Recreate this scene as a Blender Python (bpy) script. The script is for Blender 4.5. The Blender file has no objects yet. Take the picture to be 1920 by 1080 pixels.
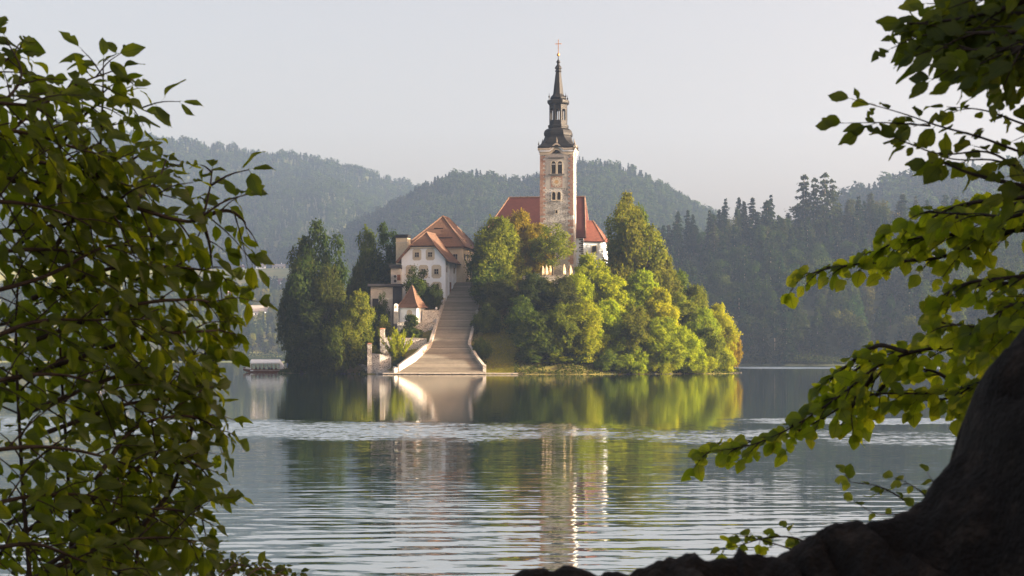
import bpy, math, random
import numpy as np
from mathutils import Vector, Matrix, Euler

S = bpy.context.scene
C = S.collection
R = math.radians
F = 3300.0            # focal length in photograph pixels (1920 wide)
HC = 3.5              # camera height above the lake

# ---------------------------------------------------------------- camera
cam = bpy.data.cameras.new('camera')
cam.sensor_width = 36.0
cam.lens = 36.0 * F / 1920.0
cam.shift_y = 131.0 / 1920.0
cam.clip_start = 0.1
cam.clip_end = 12000
cam.dof.use_dof = True
cam.dof.focus_distance = 300
cam.dof.aperture_fstop = 13.0
camo = bpy.data.objects.new('camera', cam)
C.objects.link(camo)
camo.location = (0, 0, HC)
camo.rotation_euler = (R(90), 0, 0)
S.camera = camo

# ---------------------------------------------------------------- sky and sun
SUN_EL = 15.0
SUN_AZ = 101.0         # clockwise from the viewing direction (+Y)
W = bpy.data.worlds.new('World')
S.world = W
W.use_nodes = True
wn = W.node_tree
wn.nodes.clear()
wo = wn.nodes.new('ShaderNodeOutputWorld')
wb = wn.nodes.new('ShaderNodeBackground')
sk = wn.nodes.new('ShaderNodeTexSky')
sk.sky_type = 'NISHITA'
sk.sun_disc = False
sk.sun_elevation = R(SUN_EL)
sk.sun_rotation = R(SUN_AZ)
sk.altitude = 500
sk.air_density = 0.75
sk.dust_density = 10.0
sk.ozone_density = 1.6
wb.inputs['Strength'].default_value = 0.095
wt = wn.nodes.new('ShaderNodeMix')          # white balance of the whole sky
wt.data_type = 'RGBA'
wt.blend_type = 'MULTIPLY'
wt.inputs[0].default_value = 1.0
wt.inputs[7].default_value = (1.68, 1.18, 0.83, 1)
wn.links.new(sk.outputs['Color'], wt.inputs[6])
wn.links.new(wt.outputs[2], wb.inputs['Color'])
wn.links.new(wb.outputs['Background'], wo.inputs['Surface'])

sl = bpy.data.lights.new('sun', 'SUN')
sl.energy = 5.0
sl.angle = R(0.5)
sl.color = (1.0, 0.85, 0.64)
slo = bpy.data.objects.new('sun', sl)
C.objects.link(slo)
sd = Vector((math.sin(R(SUN_AZ)) * math.cos(R(SUN_EL)), math.cos(R(SUN_AZ)) * math.cos(R(SUN_EL)), math.sin(R(SUN_EL))))
slo.rotation_euler = sd.to_track_quat('Z', 'Y').to_euler()
slo.location = (300, 0, 300)

S.view_settings.view_transform = 'Standard'
S.view_settings.look = 'None'
S.view_settings.gamma = 1.0
S.view_settings.exposure = 2.06
S.view_settings.use_curve_mapping = False
S.render.engine = 'CYCLES'
cy = S.cycles
cy.use_denoising = True
cy.max_bounces = 6
cy.diffuse_bounces = 3
cy.glossy_bounces = 3
cy.transmission_bounces = 3
cy.volume_bounces = 0
cy.transparent_max_bounces = 6
cy.caustics_reflective = False
cy.caustics_refractive = False
cy.sample_clamp_indirect = 4.0
cy.blur_glossy = 0.3

# ---------------------------------------------------------------- helpers
def at(px, py, D):
    return Vector(((px - 960.0) * D / F, D, HC + (671.0 - py) * D / F))

def xat(px, D):
    return (px - 960.0) * D / F

def zat(py, D):
    return HC + (671.0 - py) * D / F

def tag(o, label=None, cat=None, group=None, kind=None):
    if label: o['label'] = label
    if cat: o['category'] = cat
    if group: o['group'] = group
    if kind: o['kind'] = kind
    return o

def empty(name, loc, label, cat, group=None, rz=0.0):
    o = bpy.data.objects.new(name, None)
    o.empty_display_size = 0.2
    C.objects.link(o)
    o.location = loc
    o.rotation_euler = (0, 0, rz)
    return tag(o, label, cat, group)

def link(name, me, parent=None, loc=(0, 0, 0), rot=(0, 0, 0), scale=(1, 1, 1), kind=None):
    o = bpy.data.objects.new(name, me)
    C.objects.link(o)
    o.location = loc
    o.rotation_euler = rot
    o.scale = scale
    if parent: o.parent = parent
    if kind: o['kind'] = kind
    return o

class MB:
    def __init__(s):
        s.v, s.f, s.m = [], [], []
    def add(s, vs, fs, m=0):
        b = len(s.v)
        s.v.extend([tuple(p) for p in vs])
        for f in fs:
            s.f.append(tuple(b + i for i in f))
            s.m.append(m)
        return s
    def box(s, x0, x1, y0, y1, z0, z1, m=0):
        vs = [(x0, y0, z0), (x1, y0, z0), (x1, y1, z0), (x0, y1, z0), (x0, y0, z1), (x1, y0, z1), (x1, y1, z1), (x0, y1, z1)]
        return s.add(vs, [(3, 2, 1, 0), (4, 5, 6, 7), (0, 1, 5, 4), (1, 2, 6, 5), (2, 3, 7, 6), (3, 0, 4, 7)], m)
    def loft(s, rings, m=0, cap=True, closed=True):
        n = len(rings[0])
        vs = [p for r in rings for p in r]
        fs = []
        for i in range(len(rings) - 1):
            for j in range(n if closed else n - 1):
                k = (j + 1) % n
                fs.append((i * n + j, i * n + k, (i + 1) * n + k, (i + 1) * n + j))
        if cap:
            fs.append(tuple(range(n - 1, -1, -1)))
            fs.append(tuple((len(rings) - 1) * n + j for j in range(n)))
        return s.add(vs, fs, m)
    def lathe(s, prof, n=8, rot=0.0, cx=0, cy=0, m=0, cap=True):
        rings = []
        for r, z in prof:
            rings.append([(cx + r * math.cos(rot + 2 * math.pi * j / n), cy + r * math.sin(rot + 2 * math.pi * j / n), z) for j in range(n)])
        return s.loft(rings, m, cap)
    def tube(s, pts, radii, n=5, m=0):
        rings = []
        pts = [Vector(p) for p in pts]
        for i, p in enumerate(pts):
            a = pts[max(0, i - 1)]
            b = pts[min(len(pts) - 1, i + 1)]
            d = (b - a)
            if d.length < 1e-9: d = Vector((0, 0, 1))
            d.normalize()
            u = d.cross(Vector((0.13, 0.91, 0.3)))
            u.normalize()
            w = d.cross(u)
            r = radii[i] if hasattr(radii, '__len__') else radii
            rings.append([p + (u * math.cos(2 * math.pi * j / n) + w * math.sin(2 * math.pi * j / n)) * r for j in range(n)])
        return s.loft(rings, m, True)
    def slab(s, pts, t, m=0):
        pts = [Vector(p) for p in pts]
        nrm = Vector((0, 0, 0))
        for i in range(1, len(pts) - 1):
            nrm += (pts[i] - pts[0]).cross(pts[i + 1] - pts[0])
        nrm.normalize()
        n = len(pts)
        low = [p - nrm * t for p in pts]
        fs = [tuple(range(n)), tuple(range(2 * n - 1, n - 1, -1))]
        for i in range(n):
            k = (i + 1) % n
            fs.append((i, i + n, k + n, k))
        return s.add(pts + low, fs, m)
    def wall(s, line, tops, bots, th, m=0):
        # a wall along a plan polyline, thickness th centred on it
        n = len(line)
        L = [Vector((p[0], p[1], 0)) for p in line]
        rings = []
        for i in range(n):
            d = L[min(n - 1, i + 1)] - L[max(0, i - 1)]
            d.normalize()
            q = Vector((-d.y, d.x, 0)) * th * 0.5
            a, b = L[i] + q, L[i] - q
            rings.append([(b.x, b.y, bots[i]), (a.x, a.y, bots[i]), (a.x, a.y, tops[i]), (b.x, b.y, tops[i])])
        return s.loft(rings, m, True)
    def mesh(s, name, mats, smooth=False):
        me = bpy.data.meshes.new(name)
        me.from_pydata(s.v, [], s.f)
        for mt in (mats if isinstance(mats, (list, tuple)) else [mats]):
            me.materials.append(mt)
        me.polygons.foreach_set('material_index', s.m)
        if smooth:
            me.polygons.foreach_set('use_smooth', [True] * len(s.f))
        me.update()
        return me
    def build(s, name, mats, parent=None, smooth=False, loc=(0, 0, 0), rot=(0, 0, 0), kind=None):
        return link(name, s.mesh(name, mats, smooth), parent, loc, rot, kind=kind)

def np_mesh(name, V, Q, mat, tint=None, uv=None, smooth=False):
    """quads from numpy arrays, fast"""
    me = bpy.data.meshes.new(name)
    nv, nf = len(V), len(Q)
    k = Q.shape[1]
    me.vertices.add(nv)
    me.vertices.foreach_set('co', np.ascontiguousarray(V, dtype=np.float32).ravel())
    me.loops.add(nf * k)
    me.loops.foreach_set('vertex_index', np.ascontiguousarray(Q, dtype=np.int32).ravel())
    me.polygons.add(nf)
    me.polygons.foreach_set('loop_start', np.arange(0, nf * k, k, dtype=np.int32))
    me.polygons.foreach_set('loop_total', np.full(nf, k, dtype=np.int32))
    if smooth:
        me.polygons.foreach_set('use_smooth', np.ones(nf, dtype=bool))
    if mat is not None: me.materials.append(mat)
    me.update(calc_edges=True)
    if tint is not None:
        a = me.attributes.new('tint', 'FLOAT', 'FACE')
        a.data.foreach_set('value', np.ascontiguousarray(tint, dtype=np.float32))
    if uv is not None:
        u = me.uv_layers.new(name='UVMap')
        u.data.foreach_set('uv', np.ascontiguousarray(uv, dtype=np.float32).ravel())
    return me

def fbm2(X, Y, seed=0, octaves=5, scale=1.0):
    """cheap smooth value noise (numpy), about -1..1"""
    out = np.zeros_like(X, dtype=np.float64)
    amp, tot = 1.0, 0.0
    for o in range(octaves):
        sx = X / scale * (2 ** o) + 37.1 * o + seed * 11.7
        sy = Y / scale * (2 ** o) + 91.7 * o + seed * 5.3
        ix, iy = np.floor(sx), np.floor(sy)
        fx, fy = sx - ix, sy - iy
        fx = fx * fx * (3 - 2 * fx)
        fy = fy * fy * (3 - 2 * fy)
        def h(a, b):
            q = np.sin(a * 127.1 + b * 311.7 + seed * 17.0) * 43758.5453
            return (q - np.floor(q)) * 2 - 1
        v = (h(ix, iy) * (1 - fx) + h(ix + 1, iy) * fx) * (1 - fy) + (h(ix, iy + 1) * (1 - fx) + h(ix + 1, iy + 1) * fx) * fy
        out += v * amp
        tot += amp
        amp *= 0.5
    return out / tot

# ---------------------------------------------------------------- materials
class NT:
    def __init__(s, name):
        s.m = bpy.data.materials.new(name)
        s.m.use_nodes = True
        s.t = s.m.node_tree
        s.t.nodes.clear()
        s.out = s.t.nodes.new('ShaderNodeOutputMaterial')
    def n(s, typ, **kw):
        nd = s.t.nodes.new(typ)
        for k, v in kw.items():
            if k.startswith('i_'):
                nd.inputs[k[2:].replace('_', ' ')].default_value = v
            else:
                setattr(nd, k, v)
        return nd
    def l(s, a, b):
        s.t.links.new(a, b)
    def math(s, op, a, b=None, c=None):
        nd = s.t.nodes.new('ShaderNodeMath')
        nd.operation = op
        for i, x in enumerate((a, b, c)):
            if x is None: continue
            if isinstance(x, (int, float)): nd.inputs[i].default_value = x
            else: s.l(x, nd.inputs[i])
        return nd.outputs[0]
    def vmath(s, op, a, b=None):
        nd = s.t.nodes.new('ShaderNodeVectorMath')
        nd.operation = op
        for i, x in enumerate((a, b)):
            if x is None: continue
            if isinstance(x, tuple): nd.inputs[i].default_value = x
            else: s.l(x, nd.inputs[i])
        return nd.outputs[0]
    def mix(s, fac, a, b, blend='MIX'):
        nd = s.t.nodes.new('ShaderNodeMix')
        nd.data_type = 'RGBA'
        nd.blend_type = blend
        for sock, x in ((nd.inputs[0], fac), (nd.inputs[6], a), (nd.inputs[7], b)):
            if isinstance(x, (int, float)): sock.default_value = x
            elif isinstance(x, tuple): sock.default_value = x if len(x) == 4 else (*x, 1)
            else: s.l(x, sock)
        return nd.outputs[2]
    def ramp(s, fac, stops):
        nd = s.t.nodes.new('ShaderNodeValToRGB')
        el = nd.color_ramp.elements
        while len(el) < len(stops): el.new(0.5)
        for e, (p, c) in zip(el, stops):
            e.position = p
            e.color = (*c, 1) if len(c) == 3 else c
        s.l(fac, nd.inputs[0])
        return nd.outputs[0]
    def noise(s, vec, scale, detail=4, rough=0.55):
        nd = s.n('ShaderNodeTexNoise')
        nd.inputs['Scale'].default_value = scale
        nd.inputs['Detail'].default_value = detail
        nd.inputs['Roughness'].default_value = rough
        if vec is not None: s.l(vec, nd.inputs['Vector'])
        return nd
    def obj(s, scale=(1, 1, 1)):
        tc = s.n('ShaderNodeTexCoord')
        mp = s.n('ShaderNodeMapping')
        mp.inputs['Scale'].default_value = scale
        s.l(tc.outputs['Object'], mp.inputs['Vector'])
        return mp.outputs[0]
    def pbr(s, col, rough=0.8, bump=None, bstr=0.5, bdist=0.05, spec=0.3, metal=0.0):
        p = s.n('ShaderNodeBsdfPrincipled')
        if isinstance(col, tuple): p.inputs['Base Color'].default_value = (*col, 1)
        else: s.l(col, p.inputs['Base Color'])
        p.inputs['Roughness'].default_value = rough
        p.inputs['Specular IOR Level'].default_value = spec
        p.inputs['Metallic'].default_value = metal
        if bump is not None:
            b = s.n('ShaderNodeBump')
            b.inputs['Strength'].default_value = bstr
            b.inputs['Distance'].default_value = bdist
            s.l(bump, b.inputs['Height'])
            s.l(b.outputs[0], p.inputs['Normal'])
        s.l(p.outputs[0], s.out.inputs['Surface'])
        return p

def surf(name, c1, c2, scale=2.0, rough=0.85, bstr=0.3, bdist=0.05, stretch=(1, 1, 1), c3=None, lo=0.35, hi=0.65, spec=0.25, metal=0.0, over=0.35):
    t = NT(name)
    v = t.obj(stretch)
    n1 = t.noise(v, scale, 6, 0.62)
    stops = [(lo, c1), (hi, c2)]
    if c3: stops = [(lo, c1), ((lo + hi) / 2, c2), (hi, c3)]
    col = t.ramp(n1.outputs['Fac'], stops)
    n2 = t.noise(v, scale * 7, 3, 0.6)
    col = t.mix(over, col, t.ramp(n2.outputs['Fac'], [(0.3, (0.35, 0.35, 0.35)), (0.7, (0.75, 0.75, 0.75))]), 'OVERLAY')
    t.pbr(col, rough, n2.outputs['Fac'], bstr, bdist, spec, metal)
    return t.m

def rubble(name, stone1, stone2, mortar, scale=1.6, patch=0.5):
    t = NT(name)
    v = t.obj((1, 1, 1.5))
    vo = t.n('ShaderNodeTexVoronoi', feature='DISTANCE_TO_EDGE')
    vo.inputs['Scale'].default_value = scale
    t.l(v, vo.inputs['Vector'])
    vc = t.n('ShaderNodeTexVoronoi', feature='F1')
    vc.inputs['Scale'].default_value = scale
    t.l(v, vc.inputs['Vector'])
    sep = t.n('ShaderNodeSeparateColor')
    t.l(vc.outputs['Color'], sep.inputs[0])
    st = t.mix(sep.outputs[0], stone1, stone2)
    big = t.noise(v, 0.35, 4, 0.6)
    wear = t.math('ADD', vo.outputs['Distance'], t.math('MULTIPLY', t.math('SUBTRACT', big.outputs['Fac'], 0.5), patch))
    fac = t.ramp(wear, [(0.05, (0, 0, 0)), (0.16, (1, 1, 1))])
    col = t.mix(fac, mortar, st)
    fine = t.noise(v, 9, 4, 0.6)
    col = t.mix(0.4, col, t.ramp(fine.outputs['Fac'], [(0.3, (0.3, 0.3, 0.3)), (0.7, (0.75, 0.75, 0.75))]), 'OVERLAY')
    t.pbr(col, 0.9, vo.outputs['Distance'], 0.6, 0.12, 0.2)
    return t.m

def foliage_mat(name, trans=0.5):
    """leaf colour comes from the object's own colour, varied leaf by leaf"""
    t = NT(name)
    oi = t.n('ShaderNodeObjectInfo')
    at_ = t.n('ShaderNodeAttribute', attribute_name='tint')
    f = at_.outputs['Fac']
    dark = t.mix(1.0, oi.outputs['Color'], (0.58, 0.70, 0.6), 'MULTIPLY')
    lite = t.mix(1.0, oi.outputs['Color'], (1.32, 1.25, 1.0), 'MULTIPLY')
    col = t.mix(f, dark, lite)
    d = t.n('ShaderNodeBsdfDiffuse')
    tr = t.n('ShaderNodeBsdfTranslucent')
    t.l(col, d.inputs['Color'])
    tc = t.mix(1.0, col, (1.25, 1.35, 0.55), 'MULTIPLY')
    t.l(tc, tr.inputs['Color'])
    mx = t.n('ShaderNodeMixShader')
    mx.inputs[0].default_value = trans
    t.l(d.outputs[0], mx.inputs[1])
    t.l(tr.outputs[0], mx.inputs[2])
    t.l(mx.outputs[0], t.out.inputs['Surface'])
    return t.m

def leaf_mat(name, base, back, gloss=0.06, trans=0.5):
    """near leaves: midrib and side veins from the leaf's own UV"""
    t = NT(name)
    uv = t.n('ShaderNodeUVMap')
    sp = t.n('ShaderNodeSeparateXYZ')
    t.l(uv.outputs[0], sp.inputs[0])
    u = t.math('ABSOLUTE', t.math('SUBTRACT', t.math('MULTIPLY', sp.outputs[0], 2.0), 1.0))
    ph = t.math('SUBTRACT', t.math('MULTIPLY', sp.outputs[1], 9.0), t.math('MULTIPLY', u, 2.4))
    w = t.math('ABSOLUTE', t.math('SUBTRACT', t.math('FRACT', ph), 0.5))
    side = t.math('LESS_THAN', w, 0.10)
    mid = t.math('LESS_THAN', u, 0.05)
    vein = t.math('MAXIMUM', t.math('MULTIPLY', side, 0.7), mid)
    oi = t.n('ShaderNodeObjectInfo')
    at_ = t.n('ShaderNodeAttribute', attribute_name='tint')
    var = t.math('FRACT', t.math('ADD', oi.outputs['Random'], at_.outputs['Fac']))
    tcn = t.n('ShaderNodeTexCoord')
    ns = t.noise(tcn.outputs['Object'], 5.0, 4, 0.6)
    b0 = t.mix(var, tuple(c * 0.7 for c in base), tuple(c * f for c, f in zip(base, (1.55, 1.3, 1.0))))
    b0 = t.mix(t.math('MULTIPLY', t.math('GREATER_THAN', ns.outputs['Fac'], 0.68), 0.6), b0, (0.07, 0.045, 0.01))
    col = t.mix(vein, b0, tuple(c * 1.5 for c in base))
    tcol = t.mix(vein, t.mix(var, tuple(c * 0.75 for c in back), tuple(c * f for c, f in zip(back, (1.4, 1.2, 1.0)))), tuple(c * 0.45 for c in back))
    d = t.n('ShaderNodeBsdfDiffuse')
    t.l(col, d.inputs['Color'])
    tr = t.n('ShaderNodeBsdfTranslucent')
    t.l(tcol, tr.inputs['Color'])
    mx = t.n('ShaderNodeMixShader')
    mx.inputs[0].default_value = trans
    t.l(d.outputs[0], mx.inputs[1])
    t.l(tr.outputs[0], mx.inputs[2])
    g = t.n('ShaderNodeBsdfGlossy')
    g.inputs['Roughness'].default_value = 0.5
    g.inputs['Color'].default_value = (1, 1, 1, 1)
    m2 = t.n('ShaderNodeMixShader')
    m2.inputs[0].default_value = gloss
    t.l(mx.outputs[0], m2.inputs[1])
    t.l(g.outputs[0], m2.inputs[2])
    t.l(m2.outputs[0], t.out.inputs['Surface'])
    return t.m

M = {}
M['foliage'] = foliage_mat('tree_foliage')
M['bark'] = surf('bark', (0.03, 0.024, 0.018), (0.07, 0.056, 0.044), 4, 0.95, 0.6, 0.03, (1, 1, 0.3))
M['pale_bark'] = surf('pale_bark', (0.16, 0.13, 0.10), (0.30, 0.26, 0.21), 4, 0.95, 0.4, 0.03, (1, 1, 0.3))
M['twig'] = surf('twig', (0.018, 0.012, 0.009), (0.04, 0.028, 0.02), 30, 0.8, 0.3, 0.002)
M['white'] = surf('limewash_white', (0.74, 0.81, 0.90), (0.80, 0.86, 0.92), 0.9, 0.9, 0.1, 0.02, c3=(0.64, 0.69, 0.75), lo=0.3, hi=0.75)
M['cream'] = surf('cream_render', (0.50, 0.42, 0.29), (0.60, 0.52, 0.38), 0.7, 0.9, 0.15, 0.02)
M['beige'] = surf('beige_render', (0.42, 0.38, 0.31), (0.52, 0.47, 0.39), 0.7, 0.9, 0.15, 0.02)
M['greywall'] = surf('grey_render', (0.34, 0.32, 0.29), (0.44, 0.42, 0.38), 0.6, 0.9, 0.15, 0.02)
M['surround'] = surf('stone_surround', (0.46, 0.41, 0.32), (0.54, 0.49, 0.40), 3, 0.85, 0.15, 0.01)
M['tile'] = surf('clay_tile', (0.075, 0.041, 0.027), (0.118, 0.066, 0.042), 1.3, 0.85, 0.5, 0.05, (1, 1, 3), c3=(0.055, 0.037, 0.029), lo=0.3, hi=0.72, over=0.8)
M['redroof'] = surf('red_tile', (0.052, 0.016, 0.0145), (0.072, 0.0215, 0.0185), 1.0, 0.8, 0.3, 0.03, (1, 1, 2))
M['choirroof'] = surf('orange_red_tile', (0.13, 0.046, 0.033), (0.18, 0.064, 0.044), 1.0, 0.8, 0.3, 0.03, (1, 1, 2))
M['ridge'] = surf('ridge_tile', (0.13, 0.078, 0.052), (0.19, 0.12, 0.085), 2, 0.85, 0.3, 0.02)
M['slate'] = surf('dark_metal_roof', (0.005, 0.0055, 0.0065), (0.013, 0.013, 0.014), 1.2, 0.6, 0.2, 0.02, (2, 2, 0.4), spec=0.25)
M['oldcopper'] = surf('weathered_sheet', (0.06, 0.048, 0.035), (0.11, 0.085, 0.055), 1.2, 0.6, 0.2, 0.02, (2, 2, 0.4), spec=0.4)
M['gold'] = surf('gilded_metal', (0.55, 0.22, 0.07), (0.65, 0.30, 0.10), 3, 0.4, 0.05, 0.01, spec=0.5, metal=0.6)
M['dark'] = surf('dark_opening', (0.010, 0.010, 0.011), (0.022, 0.021, 0.02), 3, 0.6, 0.1, 0.01)
M['glass'] = surf('window_glass', (0.012, 0.014, 0.018), (0.02, 0.022, 0.026), 3, 0.12, 0.02, 0.01, spec=0.5)
M['darkwood'] = surf('dark_boarding', (0.022, 0.022, 0.026), (0.04, 0.04, 0.045), 3, 0.7, 0.3, 0.02, (6, 6, 0.3))
M['brownwood'] = surf('varnished_wood', (0.12, 0.045, 0.018), (0.20, 0.08, 0.035), 2, 0.45, 0.2, 0.01, (0.4, 3, 3))
M['canvas'] = surf('white_canvas', (0.86, 0.86, 0.86), (0.9, 0.9, 0.89), 1.4, 0.9, 0.2, 0.03)
M['parasol'] = surf('parasol_cloth', (0.62, 0.48, 0.30), (0.74, 0.60, 0.42), 2.5, 0.9, 0.2, 0.02)
M['pinkstone'] = surf('pink_quoin_stone', (0.235, 0.135, 0.105), (0.31, 0.21, 0.17), 1.6, 0.9, 0.3, 0.03, c3=(0.36, 0.30, 0.26), lo=0.3, hi=0.8)
M['greystone'] = surf('grey_quoin_stone', (0.10, 0.10, 0.105), (0.17, 0.165, 0.16), 1.6, 0.9, 0.3, 0.03)
M['step'] = surf('step_stone', (0.15, 0.122, 0.10), (0.25, 0.205, 0.165), 0.9, 0.9, 0.4, 0.04, (0.6, 1.6, 1.6), c3=(0.12, 0.105, 0.09), lo=0.28, hi=0.75)
def step_mat():
    t = NT('step_stone')
    v = t.obj((0.8, 2.0, 2.0))
    a = t.n('ShaderNodeAttribute', attribute_name='tint')
    n1 = t.noise(v, 0.5, 6, 0.65)
    n2 = t.noise(t.obj((2.2, 0.6, 6.0)), 1.0, 4, 0.6)
    f = t.math('ADD', t.math('MULTIPLY', a.outputs['Fac'], 0.45), t.math('ADD', t.math('MULTIPLY', n1.outputs['Fac'], 0.5), t.math('MULTIPLY', n2.outputs['Fac'], 0.3)))
    col = t.ramp(f, [(0.25, (0.14, 0.128, 0.108)), (0.6, (0.25, 0.226, 0.186)), (1.0, (0.40, 0.36, 0.30))])
    t.pbr(col, 0.9, n2.outputs['Fac'], 0.4, 0.05, 0.2)
    return t.m
M['step'] = step_mat()
M['coping'] = surf('coping_stone', (0.28, 0.25, 0.215), (0.42, 0.38, 0.33), 1.2, 0.9, 0.3, 0.03)
M['brickcap'] = surf('brick_cap', (0.40, 0.18, 0.11), (0.52, 0.27, 0.17), 3, 0.9, 0.2, 0.02)
M['rubble'] = rubble('rubble_wall', (0.15, 0.14, 0.125), (0.32, 0.30, 0.27), (0.55, 0.52, 0.48), 2.2, 0.5)
M['wornwall'] = rubble('worn_rubble_wall', (0.14, 0.125, 0.105), (0.27, 0.24, 0.20), (0.42, 0.38, 0.33), 2.2, 0.5)
M['limewall'] = rubble('limewashed_rubble', (0.26, 0.235, 0.20), (0.38, 0.345, 0.30), (0.52, 0.485, 0.435), 1.8, 0.6)
M['metal'] = surf('grey_metal', (0.30, 0.30, 0.31), (0.38, 0.38, 0.39), 4, 0.5, 0.05, 0.01, spec=0.5)
M['signwhite'] = surf('sign_white', (0.78, 0.78, 0.78), (0.82, 0.82, 0.82), 2, 0.6, 0.02, 0.01)
M['signblue'] = surf('sign_blue', (0.03, 0.07, 0.20), (0.04, 0.09, 0.24), 2, 0.6, 0.02, 0.01)
M['orange'] = surf('buoy_orange', (0.75, 0.30, 0.05), (0.85, 0.40, 0.08), 2, 0.5, 0.02, 0.01)
M['rock'] = surf('shore_rock', (0.22, 0.21, 0.19), (0.42, 0.40, 0.36), 1.2, 0.95, 0.5, 0.08)
M['wetrock'] = surf('wet_shore_rock', (0.03, 0.029, 0.026), (0.09, 0.082, 0.07), 1.2, 0.8, 0.5, 0.08)
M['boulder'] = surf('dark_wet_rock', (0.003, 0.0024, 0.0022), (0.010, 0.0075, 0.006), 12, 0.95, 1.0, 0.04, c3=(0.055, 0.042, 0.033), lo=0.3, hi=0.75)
M['soil'] = surf('bank_soil', (0.03, 0.022, 0.015), (0.06, 0.045, 0.03), 2, 0.95, 0.6, 0.05)
M['gravel'] = surf('path_gravel', (0.20, 0.175, 0.14), (0.30, 0.265, 0.215), 1.5, 0.95, 0.3, 0.03)
M['skin'] = surf('skin', (0.45, 0.27, 0.19), (0.5, 0.31, 0.22), 3, 0.6, 0.02, 0.01)
M['cloth'] = surf('dark_clothing', (0.03, 0.03, 0.04), (0.07, 0.06, 0.065), 6, 0.9, 0.2, 0.01)
M['bluecloth'] = surf('blue_clothing', (0.02, 0.09, 0.32), (0.03, 0.13, 0.40), 6, 0.9, 0.2, 0.01)
M['grass'] = surf('island_grass', (0.05, 0.07, 0.015), (0.16, 0.14, 0.03), 0.35, 0.95, 0.6, 0.08, c3=(0.08, 0.065, 0.03), lo=0.3, hi=0.7)
M['forestfloor'] = surf('forest_floor', (0.025, 0.035, 0.012), (0.05, 0.06, 0.02), 0.03, 0.95, 0.6, 0.5)
M['meadow'] = surf('meadow', (0.12, 0.15, 0.04), (0.22, 0.21, 0.07), 0.01, 0.95, 0.3, 0.2)
M['reed'] = surf('reed_stalk', (0.10, 0.085, 0.03), (0.17, 0.14, 0.06), 4, 0.9, 0.1, 0.01)
M['leaf_left'] = leaf_mat('leaf_hornbeam', (0.046, 0.074, 0.010), (0.25, 0.34, 0.012), 0.012, 0.57)
M['leaf_beech'] = leaf_mat('leaf_beech', (0.044, 0.068, 0.011), (0.19, 0.26, 0.014), 0.012, 0.52)
M['leaf_lime'] = leaf_mat('leaf_lime', (0.078, 0.125, 0.014), (0.40, 0.53, 0.018), 0.012, 0.6)
M['leaf_small'] = leaf_mat('leaf_small', (0.040, 0.065, 0.011), (0.14, 0.20, 0.010), 0.012, 0.45)

# ================================================================ THE SETTING
def interp(x, pts):
    return np.interp(x, [p[0] for p in pts], [p[1] for p in pts])

def sstep(a, b, x):
    t = np.clip((x - a) / (b - a), 0, 1)
    return t * t * (3 - 2 * t)

def grid_mesh(name, xs, ys, zf, mat, kind='structure'):
    X, Y = np.meshgrid(xs, ys)
    Z = zf(X, Y)
    V = np.stack([X.ravel(), Y.ravel(), Z.ravel()], 1)
    nx, ny = len(xs), len(ys)
    i = np.arange((nx - 1) * (ny - 1))
    a = (i // (nx - 1)) * nx + i % (nx - 1)
    Q = np.stack([a, a + 1, a + nx + 1, a + nx], 1)
    return link(name, np_mesh(name, V, Q, mat, smooth=True), kind=kind)

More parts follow.
